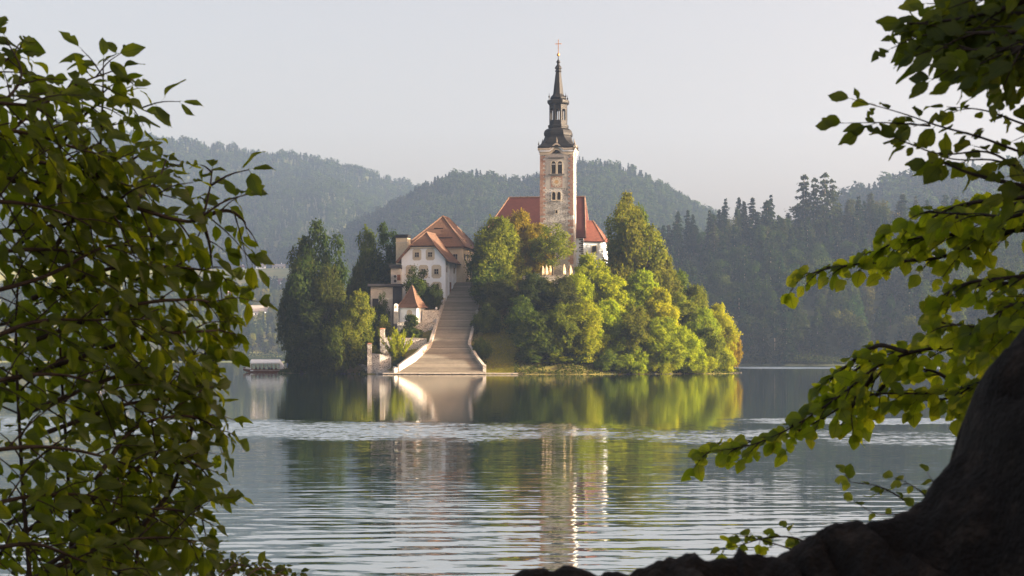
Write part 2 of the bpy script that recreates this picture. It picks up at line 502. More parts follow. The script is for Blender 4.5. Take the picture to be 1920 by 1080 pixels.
# ---------------------------------------------------------------- lake
def water_mat():
    t = NT('lake_water')
    tc = t.n('ShaderNodeTexCoord')
    P = tc.outputs['Object']
    sp = t.n('ShaderNodeSeparateXYZ')
    t.l(P, sp.inputs[0])
    x, y = sp.outputs[0], sp.outputs[1]
    def scaled(sx, sy, off=0.0):
        mp = t.n('ShaderNodeMapping')
        mp.inputs['Scale'].default_value = (sx, sy, 1)
        mp.inputs['Location'].default_value = (off, off * 0.7, off * 1.3)
        t.l(P, mp.inputs['Vector'])
        return mp.outputs[0]
    def slope(sx, sy, kx, ky, detail, off, mask=None):
        nz = t.noise(scaled(sx, sy, off), 1.0, detail, 0.55)
        v = t.vmath('SUBTRACT', nz.outputs['Color'], (0.5, 0.5, 0.5))
        v = t.vmath('MULTIPLY', v, (kx, ky, 0.0))
        if mask is not None:
            nd = t.n('ShaderNodeVectorMath', operation='SCALE')
            t.l(v, nd.inputs[0])
            t.l(mask, nd.inputs['Scale'])
            v = nd.outputs[0]
        return v
    def ss(a, b, val):
        nd = t.n('ShaderNodeMapRange', interpolation_type='SMOOTHSTEP')
        nd.inputs[1].default_value = a
        nd.inputs[2].default_value = b
        nd.inputs[3].default_value = 0
        nd.inputs[4].default_value = 1
        t.l(val, nd.inputs[0])
        return nd.outputs[0]
    warp = t.noise(scaled(0.09, 0.05, 3.1), 1.0, 5, 0.62).outputs['Fac']
    yw = t.math('ADD', y, t.math('MULTIPLY', t.math('SUBTRACT', warp, 0.5), 30.0))
    # the breeze line: calm beyond, rippled on this side; it lies farther out on the left
    yl = t.math('ADD', yw, t.math('MULTIPLY', x, 0.35))
    near = t.math('SUBTRACT', 1.0, ss(80.0, 100.0, yl))
    band = t.math('MULTIPLY', near, ss(68.0, 86.0, yl))
    band = t.math('MULTIPLY', band, t.math('ADD', 0.42, t.math('MULTIPLY', t.math('SUBTRACT', 1.0, ss(-9.0, 6.0, x)), 0.6)))
    pn = t.noise(scaled(0.5, 0.8, 9.0), 1.0, 4, 0.6).outputs['Fac']
    band = t.math('MULTIPLY', band, t.math('ADD', 0.35, t.math('MULTIPLY', ss(0.36, 0.60, pn), 0.8)))
    yn = t.math('ADD', y, t.math('MULTIPLY', t.math('SUBTRACT', pn, 0.5), 5.0))
    streak = t.math('MULTIPLY', t.math('MULTIPLY', ss(92.0, 95.0, yn), t.math('SUBTRACT', 1.0, ss(100.0, 103.0, yn))), ss(11.0, 20.0, t.math('ADD', x, t.math('MULTIPLY', t.math('SUBTRACT', pn, 0.5), 8.0))))
    far = t.math('MULTIPLY', t.math('MULTIPLY', ss(540.0, 580.0, yw), t.math('SUBTRACT', 1.0, ss(660.0, 720.0, yw))), ss(60.0, 95.0, x))
    rough_patch = t.math('ADD', t.math('MULTIPLY', band, 1.0), t.math('ADD', t.math('MULTIPLY', streak, 1.5), t.math('MULTIPLY', far, 1.6)))
    closer = t.math('SUBTRACT', 1.0, ss(30.0, 62.0, yw))
    def train(lam, dirx, warp_scale, warp_amt, amp, off, mask):
        # a train of small waves: slope = amp * sin(phase), crests bent by noise, strength patchy
        ph = t.math('ADD', t.math('MULTIPLY', y, 2 * math.pi / lam), t.math('MULTIPLY', x, 2 * math.pi / lam * dirx))
        nz = t.noise(scaled(warp_scale * .35, warp_scale, off), 1.0, 3, 0.55)
        ph = t.math('ADD', ph, t.math('MULTIPLY', nz.outputs['Fac'], warp_amt))
        pa = t.noise(scaled(.22, .34, off + 4.0), 1.0, 3, 0.6)
        a = t.math('MULTIPLY', t.math('MULTIPLY', t.math('SINE', ph), amp), ss(0.36, 0.66, pa.outputs['Fac']))
        a = t.math('MULTIPLY', a, mask)
        cb = t.n('ShaderNodeCombineXYZ')
        t.l(a, cb.inputs[1])
        t.l(t.math('MULTIPLY', a, dirx * .8), cb.inputs[0])
        return cb.outputs[0]
    nearer = t.math('MULTIPLY', near, t.math('ADD', 0.5, t.math('MULTIPLY', closer, 0.5)))
    v = slope(4.0, 9.0, 0.016, 0.026, 2, 0.0)
    v = t.vmath('ADD', v, slope(0.45, 1.6, 0.018, 0.050, 3, 5.0, nearer))
    v = t.vmath('ADD', v, slope(0.10, 0.42, 0.012, 0.030, 2, 11.0, nearer))
    v = t.vmath('ADD', v, slope(1.9, 4.6, 0.030, 0.062, 2, 21.0, nearer))
    v = t.vmath('ADD', v, train(0.62, 0.10, 0.5, 14.0, 0.013, 31.0, near))
    v = t.vmath('ADD', v, train(0.95, -0.16, 0.35, 12.0, 0.020, 37.0, closer))
    v = t.vmath('ADD', v, train(1.45, 0.05, 0.25, 11.0, 0.018, 43.0, closer))
    v = t.vmath('ADD', v, slope(3.2, 3.4, 0.35, 0.75, 3, 17.0, rough_patch))
    # wind-roughened water: the facets one sees lean towards the near shore
    bias = t.n('ShaderNodeCombineXYZ')
    t.l(t.math('ADD', t.math('MULTIPLY', rough_patch, -0.085), t.math('MULTIPLY', near, -0.004)), bias.inputs[1])
    v = t.vmath('ADD', v, bias.outputs[0])
    nd = t.n('ShaderNodeVectorMath', operation='ADD')
    t.l(v, nd.inputs[0])
    nd.inputs[1].default_value = (0, 0, 1)
    nrm = t.vmath('NORMALIZE', nd.outputs[0])
    p = t.n('ShaderNodeBsdfPrincipled')
    p.inputs['Base Color'].default_value = (0.010, 0.028, 0.026, 1)
    p.inputs['Roughness'].default_value = 0.03
    p.inputs['IOR'].default_value = 1.42
    t.l(nrm, p.inputs['Normal'])
    g = t.n('ShaderNodeBsdfGlossy')
    g.inputs['Roughness'].default_value = 0.03
    g.inputs['Color'].default_value = (0.95, 0.97, 0.97, 1)
    t.l(nrm, g.inputs['Normal'])
    mx = t.n('ShaderNodeMixShader')
    mx.inputs[0].default_value = 0.5
    t.l(p.outputs[0], mx.inputs[1])
    t.l(g.outputs[0], mx.inputs[2])
    t.l(mx.outputs[0], t.out.inputs['Surface'])
    return t.m
M['water'] = water_mat()
xs = np.array([-1500.0, 1500.0]); ys = np.array([-60.0, 3800.0])
grid_mesh('lake', xs, ys, lambda X, Y: X * 0.0, M['water'])

# ---------------------------------------------------------------- hills
HILL = []           # (function, region, spacing) for the woods on them
def ridge_hill(name, prof, Dr, Df, Db, zf, seed, rough, mat, x0, x1, nx=160, ny=70, power=0.85):
    """a range whose crest runs along Y = Dr; prof gives crest height over X"""
    def Zf(X, Y):
        top = interp(X, prof)
        f = np.clip((Y - Df) / (Dr - Df), 0, 1)
        b = np.clip((Y - Dr) / (Db - Dr), 0, 1)
        base = zf(X)
        z = base + (top - base) * f ** power
        spur = fbm2(X, Y * 0.45, seed, 4, 230) * rough * np.sin(np.pi * np.clip(f, 0, 1)) * 0.9
        fine = fbm2(X, Y, seed + 3, 4, 60) * rough * 0.16 * (0.25 + f)
        z = z + spur + fine * (1 - b)
        return z * (1 - b) + (-6) * b
    xs = np.linspace(x0, x1, nx)
    ys = np.concatenate([np.linspace(Df, Dr, ny), np.linspace(Dr, Db, ny // 3)[1:]])
    grid_mesh(name, xs, ys, Zf, mat)
    return Zf

def prof_px(D, pts, tree=0.0):
    return [(xat(px, D), zat(py, D) - tree) for px, py in pts]

big_hill = ridge_hill('hill_west', prof_px(3200, [(-500, 190), (-200, 205), (0, 232), (120, 234), (230, 249), (300, 255), (400, 270), (470, 282), (540, 290), (600, 302), (680, 322), (740, 340), (775, 352), (850, 378), (950, 430), (1100, 520), (1300, 600)], 7),
                      3200, 2250, 3700, lambda X: 88 + 0 * X, 2, 60, M['forestfloor'], -1420, 330)
mid_hill = ridge_hill('hill_middle', prof_px(2300, [(560, 620), (600, 520), (635, 450), (680, 412), (740, 380), (790, 354), (840, 333), (890, 325), (930, 333), (975, 340), (1010, 330), (1050, 312), (1085, 305), (1130, 306), (1170, 313), (1200, 323), (1240, 348), (1290, 380), (1340, 410), (1420, 460), (1550, 540)], 5),
                      2300, 1560, 2240 + 300, lambda X: 4 + 0 * X, 5, 34, M['forestfloor'], -290, 420)
east_hill = ridge_hill('hill_east', prof_px(1900, [(1380, 520), (1480, 430), (1560, 372), (1600, 354), (1650, 338), (1720, 322), (1800, 314), (1900, 306), (2050, 290), (2400, 270)], 12),
                       1900, 1250, 2150, lambda X: 30 + 0 * X, 8, 20, M['forestfloor'], 230, 840)

def shore_right(X):
    return 838 + 14 * np.sin(X * 0.021) + 6 * np.sin(X * 0.07 + 1)

def wood_ground(X, Y):
    """the wooded slope on the right shore; it climbs on beyond the frame"""
    crest = interp(X, [(-60, 0), (20, 25), (78, 60), (95, 66), (120, 75), (150, 79), (165, 71), (185, 72), (210, 79), (235, 76), (262, 80), (320, 84), (420, 120), (560, 185), (760, 250), (950, 275)])  # last, higher points lie unseen past the frame, raised to shade the slope
    f = np.clip((Y - shore_right(X)) / 245.0, -0.2, 1)
    z = np.where(f > 0, crest * np.abs(f) ** 0.92, f * 20)
    b = np.clip((Y - 1090) / 150.0, 0, 1)
    z = z * (1 - 0.7 * b) + fbm2(X, Y, 4, 4, 50) * 3.0 * np.clip(f, 0, 1)
    return z
grid_mesh('hill_slope', np.linspace(-60, 950, 130), np.linspace(815, 1260, 70), wood_ground, M['forestfloor'])

def shore_left(X):
    return 1500 + 25 * np.sin(X * 0.012 + 0.6)

def valley(X, Y):
    s = shore_left(X)
    z = interp(Y - s, [(-60, -6), (0, 0.3), (40, 9), (110, 30), (200, 44), (330, 66), (450, 80), (520, 91), (620, 103), (740, 117), (900, 124)])
    return z + fbm2(X, Y, 6, 4, 120) * 7 * np.clip((Y - s) / 80, 0, 1) * (1 - np.clip((Y - s - 380) / 60, 0, 0.85))
grid_mesh('meadow_terrain', np.linspace(-1300, -60, 110), np.linspace(1420, 2420, 90), valley, M['meadow'])

# near bank, on which the photographer crouches
def bank(X, Y):
    edge = 1.4 * np.sin(X * 0.31 + 1) + 0.5 * np.sin(X * 0.9)
    yy = Y + edge * np.clip((Y - 3) / 3, 0, 1)
    z = interp(yy, [(-60, 9), (-20, 4.2), (-6, 3.0), (0, 2.75), (3.0, 2.68), (4.4, 2.1), (6.5, 1.3), (8.5, 0.6), (10.2, 0.0), (13, -1.2)])
    return z + fbm2(X, Y, 9, 4, 1.3) * 0.10
grid_mesh('bank', np.concatenate([np.linspace(-60, -6, 26), np.linspace(-5.7, 5.7, 70), np.linspace(6, 60, 26)]), np.concatenate([np.linspace(-58, -2, 24), np.linspace(-1.6, 13, 80)]), bank, M['soil'])

# ---------------------------------------------------------------- island
ICX, ICY, IA, IB = 0.0, 412.0, 53.0, 40.0
def stair_z(Y):
    return 0.35 + 0.522 * (Y - 372.0)
def stair_l(Y):
    return np.interp(Y, [366, 372, 376.5, 382.2, 397, 412], [-24.9, -24.2, -20.6, -17.6, -15.9, -13.9])
def stair_r(Y):
    return np.interp(Y, [366, 372, 376.5, 382.2, 397, 412], [-5.3, -5.6, -7.6, -9.6, -8.06, -6.1])
def island_z(X, Y):
    X = np.asarray(X, dtype=float); Y = np.asarray(Y, dtype=float)
    r = np.sqrt(((X - ICX) / IA) ** 2 + ((Y - ICY) / IB) ** 2)
    r = r + 0.025 * np.sin(np.arctan2(Y - ICY, X) * 7 + 1) + 0.012 * np.sin(np.arctan2(Y - ICY, X) * 17)
    q = np.clip((1 - r) / 0.72, -0.3, 1)
    z = np.where(q > 0, 22 * np.abs(q) ** 1.3, q * 14)
    z = z + fbm2(X, Y, 12, 4, 6) * 0.5 * np.clip(q * 4, 0, 1)
    d = np.maximum(np.maximum(stair_l(Y) - X, X - stair_r(Y)), 0)
    cut = stair_z(np.clip(Y, 372, 412)) - 0.35 + np.maximum(d - 0.6, 0) * 0.55
    inside = (Y > 368) & (Y < 416)
    z = np.where(inside, np.minimum(z, cut), z)
    return z
grid_mesh('island_ground', np.linspace(-60, 60, 190), np.linspace(364, 458, 150), island_z, M['grass'])

def iz(x, y):
    return float(island_z(np.array([x]), np.array([y]))[0])

# ---------------------------------------------------------------- haze
def haze_mat():
    t = NT('lake_haze')
    p = t.n('ShaderNodeVolumePrincipled')
    p.inputs['Color'].default_value = (0.44, 0.63, 1.0, 1)
    p.inputs['Density'].default_value = 0.00012
    p.inputs['Anisotropy'].default_value = 0.3
    p.inputs['Density Attribute'].default_value = ''
    p.inputs['Color Attribute'].default_value = ''
    p.inputs['Temperature Attribute'].default_value = ''
    t.l(p.outputs[0], t.out.inputs['Volume'])
    return t.m
hz = MB().box(-1620, 1620, -90, 3950, -7.6, 520).build('haze', haze_mat(), kind='stuff')

# ================================================================ FOLIAGE
def cards(P, N, size, rng, aspect=0.75, droop=0.0):
    """one bent leaf-clump quad per point; N = facing direction"""
    n = len(P)
    N = N / np.maximum(np.linalg.norm(N, axis=1, keepdims=True), 1e-6)
    A = rng.normal(size=(n, 3))
    A[:, 2] -= droop
    A -= N * np.sum(A * N, 1, keepdims=True)
    A /= np.maximum(np.linalg.norm(A, axis=1, keepdims=True), 1e-6)
    B = np.cross(N, A)
    s = (size * rng.uniform(0.6, 1.35, n))[:, None]
    a, b = A * s * 0.5, B * s * 0.5 * aspect
    V = np.stack([P - a, P + b - N * s * 0.12, P + a, P - b - N * s * 0.12], 1).reshape(-1, 3)
    Q = np.arange(4 * n).reshape(n, 4)
    return V, Q

def unit(rng, n):
    v = rng.normal(size=(n, 3))
    return v / np.linalg.norm(v, axis=1, keepdims=True)

def crown_proto(name, seed, blobs, n_sub, sub_r, n_leaf, leaf, up=0.25, rnd=0.65, droop=0.2, inner=0.12, squash=1.0):
    """crown in a unit-height tree: main volumes carry leafy bunches, bunches carry leaf clumps"""
    rng = np.random.default_rng(seed)
    B = np.array(blobs, dtype=float)
    area = B[:, 3] * B[:, 5]
    area = area / area.sum()
    w = rng.choice(len(B), n_sub, p=area)
    d = unit(rng, n_sub)
    d[:, 2] += 0.15
    d /= np.linalg.norm(d, axis=1, keepdims=True)
    sc = B[w, :3] + d * B[w, 3:6] * rng.uniform(0.62, 1.0, n_sub)[:, None]
    # bunches buried in another volume are dropped
    keep = np.ones(n_sub, bool)
    for i in range(len(B)):
        q = np.linalg.norm((sc - B[i, :3]) / B[i, 3:6], axis=1)
        keep &= q > 0.55
    sc = sc[keep]
    cen = B[w[keep], :3]
    sr = sub_r * rng.uniform(0.55, 1.35, len(sc))
    p = sr ** 2
    k = rng.choice(len(sc), n_leaf, p=p / p.sum())
    dd = unit(rng, n_leaf)
    out = sc[k] - cen[k]
    out /= np.maximum(np.linalg.norm(out, axis=1, keepdims=True), 1e-6)
    dd = dd + out * 0.45
    dd[:, 2] += 0.1
    dd /= np.linalg.norm(dd, axis=1, keepdims=True)
    rad = sr[k] * np.clip(rng.normal(0.88, 0.28, n_leaf), 0.2, 1.75)
    off = dd * rad[:, None]
    off[:, 2] *= squash
    P = sc[k] + off
    N = dd * 0.9 + out * 0.25 + unit(rng, n_leaf) * rnd
    N[:, 2] += up
    tint = np.clip(rng.normal(0.45, 0.2, n_leaf) + (rng.uniform(-0.25, 0.25, len(sc)))[k], 0, 1)
    if n_leaf > 8000:   # ragged sprigs that stick out of the bunches
        ns, m = 170, 16
        q = rng.choice(len(sc), ns)
        dv = unit(rng, ns) + (sc[q] - cen[q]) / np.maximum(np.linalg.norm(sc[q] - cen[q], axis=1, keepdims=True), 1e-6) * .9 + np.array([0, 0, .45])
        dv /= np.linalg.norm(dv, axis=1, keepdims=True)
        f = rng.uniform(.6, 1.0, (ns, m, 1)) + rng.uniform(0, .75, (ns, m, 1)) * rng.uniform(.4, 1, (ns, 1, 1))
        Ps = (sc[q][:, None, :] + dv[:, None, :] * sr[q][:, None, None] * f + rng.normal(0, sub_r * .10, (ns, m, 3))).reshape(-1, 3)
        P = np.concatenate([P, Ps])
        N = np.concatenate([N, np.repeat(dv, m, 0) * .4 + unit(rng, ns * m)])
        tint = np.concatenate([tint, np.clip(rng.normal(.6, .2, ns * m), 0, 1)])
    ni = int(n_leaf * inner)
    if ni:
        wi = rng.choice(len(B), ni, p=area)
        Pi = B[wi, :3] + unit(rng, ni) * B[wi, 3:6] * (rng.uniform(0, 1, ni) ** 0.4 * 0.7)[:, None]
        P = np.concatenate([P, Pi])
        N = np.concatenate([N, unit(rng, ni)])
        tint = np.concatenate([tint, rng.uniform(0, 0.5, ni)])
    ok = P[:, 2] > 0.0
    P, N, tint = P[ok], N[ok], tint[ok]
    V, Q = cards(P, N, leaf, rng, 0.75, droop)
    me = np_mesh(name, V, Q, M['foliage'], tint)
    # trunk and limbs
    mb = MB()
    rr = random.Random(seed)
    topz = 0.72 * max(b[2] for b in blobs)
    x0, y0 = blobs[0][0] * 0.5, blobs[0][1] * 0.5
    mb.tube([(0, 0, -0.12), (0.004, 0, 0.1), (x0 * 0.5, y0 * 0.5, topz * 0.55), (x0, y0, topz)], [0.026, 0.02, 0.013, 0.005], 7)
    for i in range(min(11, len(sc))):
        j = rr.randrange(len(sc))
        e = sc[j]
        z0 = max(0.08, e[2] * rr.uniform(0.45, 0.75))
        mb.tube([(x0 * z0, y0 * z0, z0), ((e[0] + x0) * 0.5, (e[1] + y0) * 0.5, (z0 + e[2]) * 0.5 + 0.02), tuple(e)], [0.010, 0.006, 0.002], 4)
    return me, mb.mesh(name + '_trunk', M['bark'], True)

def conifer_proto(name, seed, n, leaf, width=0.16, bare=0.06, layers=22, ragged=0.3, power=0.85):
    rng = np.random.default_rng(seed)
    zs, rs, ang = [], [], []
    P, N, T = [], [], []
    for L in range(layers):
        f = (L + rng.uniform(-0.3, 0.3)) / layers
        f = min(max(f, 0), 0.985)
        z = bare + (1 - bare) * f
        rmax = width * (1 - f) ** power * (1 - 0.35 * (f < 0.08)) + 0.006
        nb = max(4, int(10 * (1 - f) + 4))
        for b in range(nb):
            a = rng.uniform(0, 2 * np.pi)
            rl = rmax * (1 + rng.normal(0, ragged))
            if rl <= 0.004: continue
            m = max(3, int(n / layers / nb * (0.4 + 1.3 * (1 - f))))
            s = rng.uniform(0.15, 1, m) ** 0.8
            x = np.cos(a) * rl * s + rng.normal(0, 0.012, m)
            y = np.sin(a) * rl * s + rng.normal(0, 0.012, m)
            zz = z - 0.30 * rl * s ** 1.5 + rng.normal(0, 0.008, m) - rng.uniform(0, 0.02, m)
            P.append(np.stack([x, y, zz], 1))
            nn = np.stack([np.cos(a) * 0.7 + rng.normal(0, 0.4, m), np.sin(a) * 0.7 + rng.normal(0, 0.4, m), 0.7 + rng.normal(0, 0.35, m)], 1)
            N.append(nn)
            T.append(np.clip(rng.normal(0.4, 0.2, m) + rng.uniform(-0.15, 0.15), 0, 1))
    P = np.concatenate(P); N = np.concatenate(N); T = np.concatenate(T)
    V, Q = cards(P, N, leaf, rng, 0.6, 0.8)
    me = np_mesh(name, V, Q, M['foliage'], T)
    mb = MB().tube([(0, 0, -0.05), (0, 0, 0.3), (0, 0, 0.97)], [0.013, 0.010, 0.002], 6)
    return me, mb.mesh(name + '_trunk', M['pale_bark'], True)

PR = {}
# crowns for the island (many small clumps), heights normalised to 1
PR['round_a'] = crown_proto('crown_round', 11, [(0, 0, .62, .27, .27, .30), (.14, .05, .45, .24, .22, .24), (-.16, -.04, .42, .24, .22, .26), (.02, -.12, .30, .26, .22, .24), (-.04, .1, .74, .17, .17, .20)], 130, .078, 16000, .026)
PR['round_b'] = crown_proto('crown_round', 12, [(.03, 0, .60, .25, .25, .27), (-.15, .03, .52, .22, .22, .24), (.17, -.05, .40, .22, .22, .26), (-.03, -.12, .27, .28, .22, .22), (.06, .05, .78, .15, .15, .17)], 130, .075, 16000, .026)
PR['oval_a'] = crown_proto('crown_tall', 13, [(0, 0, .72, .17, .17, .24), (.05, 0, .48, .21, .20, .24), (-.08, -.03, .36, .20, .20, .24), (.03, -.04, .2, .22, .2, .18)], 125, .066, 15000, .024)
PR['oval_b'] = crown_proto('crown_tall', 14, [(-.03, 0, .78, .14, .14, .18), (.06, .02, .6, .19, .19, .2), (-.09, -.02, .45, .20, .2, .24), (.07, -.05, .3, .22, .2, .22), (-.02, 0, .15, .2, .2, .14)], 95, .074, 15000, .024)
PR['ragged'] = crown_proto('crown_ragged', 15, [(.05, 0, .90, .09, .09, .09), (-.15, .02, .81, .11, .11, .085), (.17, -.02, .75, .12, .12, .085), (-.21, 0, .63, .12, .12, .085), (.03, -.06, .65, .14, .13, .11), (.23, -.02, .54, .12, .12, .09), (-.09, -.05, .49, .17, .16, .12), (.13, -.05, .37, .2, .18, .13), (-.18, -.03, .32, .18, .18, .13), (0, -.05, .17, .25, .22, .15)], 95, .066, 15000, .025, rnd=.7, inner=.06)
PR['airy'] = crown_proto('crown_airy', 16, [(0, 0, .76, .2, .2, .2), (.14, 0, .6, .18, .18, .18), (-.15, 0, .58, .18, .18, .18), (0, -.08, .48, .22, .2, .16)], 70, .075, 4200, .030, inner=0.04, rnd=.9)
PR['bush_a'] = crown_proto('crown_bush', 17, [(0, 0, .5, .45, .45, .42), (.28, 0, .35, .35, .35, .35), (-.3, 0, .33, .35, .35, .34), (0, -.2, .25, .42, .35, .26)], 110, .12, 10000, .05)
PR['bush_b'] = crown_proto('crown_bush', 18, [(.05, 0, .6, .35, .35, .38), (-.2, 0, .4, .36, .36, .36), (.25, -.05, .3, .36, .36, .3), (0, -.2, .22, .45, .35, .24)], 110, .11, 10000, .046)
PR['cone_bush'] = crown_proto('crown_cone', 19, [(0, 0, .78, .13, .13, .2), (0, 0, .55, .22, .22, .22), (0, 0, .3, .32, .32, .26), (0, 0, .15, .34, .34, .16)], 70, .09, 6000, .05)

def feather_proto(name, seed, n_stem, n, leaf):
    rng = np.random.default_rng(seed)
    P, N, T = [], [], []
    mb = MB()
    for i in range(n_stem):
        a = rng.uniform(0, 2 * np.pi)
        sp = rng.uniform(0.05, 0.48)
        h = rng.uniform(0.55, 1.0) * (1 - sp * 0.5)
        t = rng.uniform(0.2, 1, n // n_stem)
        b = np.stack([np.cos(a) * sp * t ** 1.3, np.sin(a) * sp * t ** 1.3, h * t], 1)
        P.append(b + rng.normal(0, 0.028, b.shape) * (1.3 - t)[:, None])
        N.append(rng.normal(0, 0.6, b.shape) + np.array([np.cos(a), np.sin(a), 0.4]))
        T.append(np.clip(rng.normal(0.5, 0.2, len(t)), 0, 1))
        if i % 3 == 0:
            mb.tube([(0, 0, -0.05), (np.cos(a) * sp * .3, np.sin(a) * sp * .3, h * .45), (np.cos(a) * sp * .9, np.sin(a) * sp * .9, h * .93)], [.012, .008, .002], 4)
    P = np.concatenate(P); N = np.concatenate(N); T = np.concatenate(T)
    V, Q = cards(P, N, leaf, rng, 0.35, -1.2)
    return np_mesh(name, V, Q, M['foliage'], T), mb.mesh(name + '_stem', M['bark'], True)
PR['feather'] = feather_proto('crown_feathery', 20, 46, 6500, .06)

# trees of the far shores (seen at 900 m and more)
PR['far_round_a'] = crown_proto('crown_far_round', 31, [(0, 0, .62, .24, .24, .3), (.1, 0, .42, .22, .22, .24), (-.12, 0, .4, .22, .22, .26), (0, 0, .2, .2, .2, .18)], 60, .09, 2600, .048, inner=.1)
PR['far_round_b'] = crown_proto('crown_far_round', 32, [(.03, 0, .7, .2, .2, .24), (-.08, 0, .5, .22, .22, .24), (.1, 0, .38, .22, .22, .24), (0, 0, .2, .2, .2, .18)], 60, .085, 2600, .046, inner=.1)
PR['far_tall'] = crown_proto('crown_far_tall', 33, [(0, 0, .78, .13, .13, .2), (.04, 0, .55, .16, .16, .22), (-.05, 0, .35, .16, .16, .2)], 55, .07, 2400, .042, inner=.1)
PR['spruce_a'] = conifer_proto('crown_spruce', 34, 2600, .045, .17)
PR['spruce_b'] = conifer_proto('crown_spruce', 35, 2400, .045, .14, .12, 20, .4)
PR['spruce_c'] = conifer_proto('crown_spruce', 36, 2200, .045, .19, .22, 18, .45, .75)
PR['spruce_d'] = conifer_proto('crown_spruce', 45, 2000, .045, .15, .38, 15, .5, .65)
PR['spruce_e'] = conifer_proto('crown_spruce', 46, 2600, .05, .21, .05, 16, .5, 1.0)
PR['larch'] = conifer_proto('crown_pine', 44, 900, .05, .17, .34, 11, .55, .6)
PR['pine'] = crown_proto('crown_pine', 37, [(0, 0, .88, .08, .08, .11), (.05, 0, .76, .09, .09, .07), (-.06, 0, .68, .09, .09, .07), (.04, 0, .58, .07, .07, .05)], 40, .05, 1300, .04, inner=.05)
# tiny trees for the distant woods
PR['dot_round'] = crown_proto('crown_dot_round', 41, [(0, 0, .6, .26, .26, .34), (.05, 0, .35, .26, .26, .28)], 22, .13, 170, .17, inner=0)
PR['dot_spruce'] = conifer_proto('crown_dot_spruce', 42, 150, .14, .17, .05, 9, .2)

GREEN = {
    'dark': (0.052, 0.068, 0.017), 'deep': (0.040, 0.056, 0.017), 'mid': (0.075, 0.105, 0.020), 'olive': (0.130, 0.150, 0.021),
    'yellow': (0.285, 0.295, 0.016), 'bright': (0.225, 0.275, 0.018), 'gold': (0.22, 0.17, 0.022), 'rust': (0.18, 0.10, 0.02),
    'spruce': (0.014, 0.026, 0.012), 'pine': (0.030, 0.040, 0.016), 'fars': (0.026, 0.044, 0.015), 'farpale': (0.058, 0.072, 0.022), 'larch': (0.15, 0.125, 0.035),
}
def plant(name, proto, loc, h, w, col, label, cat, group=None, rz=0.0, part='crown', jitter=None, trunk=True):
    cm, tm = PR[proto]
    o = empty(name, loc, label, cat, group, rz)
    c = link(part, cm, o, scale=(w, w, h))
    g = GREEN[col]
    if jitter:
        g = (g[0] * (1 + jitter[0]), g[1] * (1 + jitter[1]), g[2])
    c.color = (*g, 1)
    if trunk:
        link('trunk' if cat != 'shrub' else 'stem', tm, o, scale=(w, w, h))
    return o

# ---------------------------------------------------------------- geometry nodes: instanced mass of trees (stuff only)
def scatter(name, pts, sizes, rots, proto_mesh, proto_name, col):
    po = bpy.data.objects.new(proto_name, proto_mesh)
    po.color = (*col, 1)
    me = bpy.data.meshes.new(name)
    me.vertices.add(len(pts))
    me.vertices.foreach_set('co', np.asarray(pts, dtype=np.float32).ravel())
    a = me.attributes.new('tree_size', 'FLOAT_VECTOR', 'POINT')
    a.data.foreach_set('vector', np.asarray(sizes, dtype=np.float32).ravel())
    b = me.attributes.new('tree_turn', 'FLOAT', 'POINT')
    b.data.foreach_set('value', np.asarray(rots, dtype=np.float32))
    o = link(name, me, kind='stuff')
    ng = bpy.data.node_groups.new(name, 'GeometryNodeTree')
    ng.interface.new_socket('Geometry', in_out='INPUT', socket_type='NodeSocketGeometry')
    ng.interface.new_socket('Geometry', in_out='OUTPUT', socket_type='NodeSocketGeometry')
    gi = ng.nodes.new('NodeGroupInput'); go = ng.nodes.new('NodeGroupOutput')
    ip = ng.nodes.new('GeometryNodeInstanceOnPoints')
    oi = ng.nodes.new('GeometryNodeObjectInfo')
    oi.inputs['Object'].default_value = po
    s = ng.nodes.new('GeometryNodeInputNamedAttribute'); s.data_type = 'FLOAT_VECTOR'; s.inputs[0].default_value = 'tree_size'
    r = ng.nodes.new('GeometryNodeInputNamedAttribute'); r.data_type = 'FLOAT'; r.inputs[0].default_value = 'tree_turn'
    cx = ng.nodes.new('ShaderNodeCombineXYZ')
    L = ng.links.new
    L(gi.outputs[0], ip.inputs['Points'])
    L(oi.outputs['Geometry'], ip.inputs['Instance'])
    L(s.outputs['Attribute'], ip.inputs['Scale'])
    L(r.outputs['Attribute'], cx.inputs['Z'])
    L(cx.outputs[0], ip.inputs['Rotation'])
    L(ip.outputs[0], go.inputs[0])
    md = o.modifiers.new('woods', 'NODES')
    md.node_group = ng
    o.color = (*col, 1)
    return o

def woods(base, Zf, x0, x1, y0, y1, step, hmean, conifer, seed, cols, cut=None):
    rng = np.random.default_rng(seed)
    xs, ys = np.meshgrid(np.arange(x0, x1, step), np.arange(y0, y1, step))
    x = (xs + rng.uniform(-.5, .5, xs.shape) * step).ravel()
    y = (ys + rng.uniform(-.5, .5, ys.shape) * step).ravel()
    z = Zf(x, y)
    keep = z > 1.0
    px = 960 + x / y * F
    keep &= (px > -420) & (px < 2100)
    if cut is not None: keep &= cut(x, y)
    x, y, z = x[keep], y[keep], z[keep]
    kind = rng.uniform(0, 1, len(x)) + fbm2(x, y, seed, 3, 160) * 0.5
    con = kind < conifer
    for nm, sel, proto, col, asp in (('conifer_woods', con, 'dot_spruce', cols[0], 1.05), ('leafy_woods', ~con, 'dot_round', cols[1], 1.1)):
        n = int(sel.sum())
        if not n: continue
        h = hmean * rng.uniform(0.65, 1.3, n)
        w = h * asp * rng.uniform(0.8, 1.2, n)
        scatter(nm, np.stack([x[sel], y[sel], z[sel] - 0.5], 1), np.stack([w, w, h], 1), rng.uniform(0, 6.28, n), PR[proto][0], base + '_' + proto, GREEN[col])

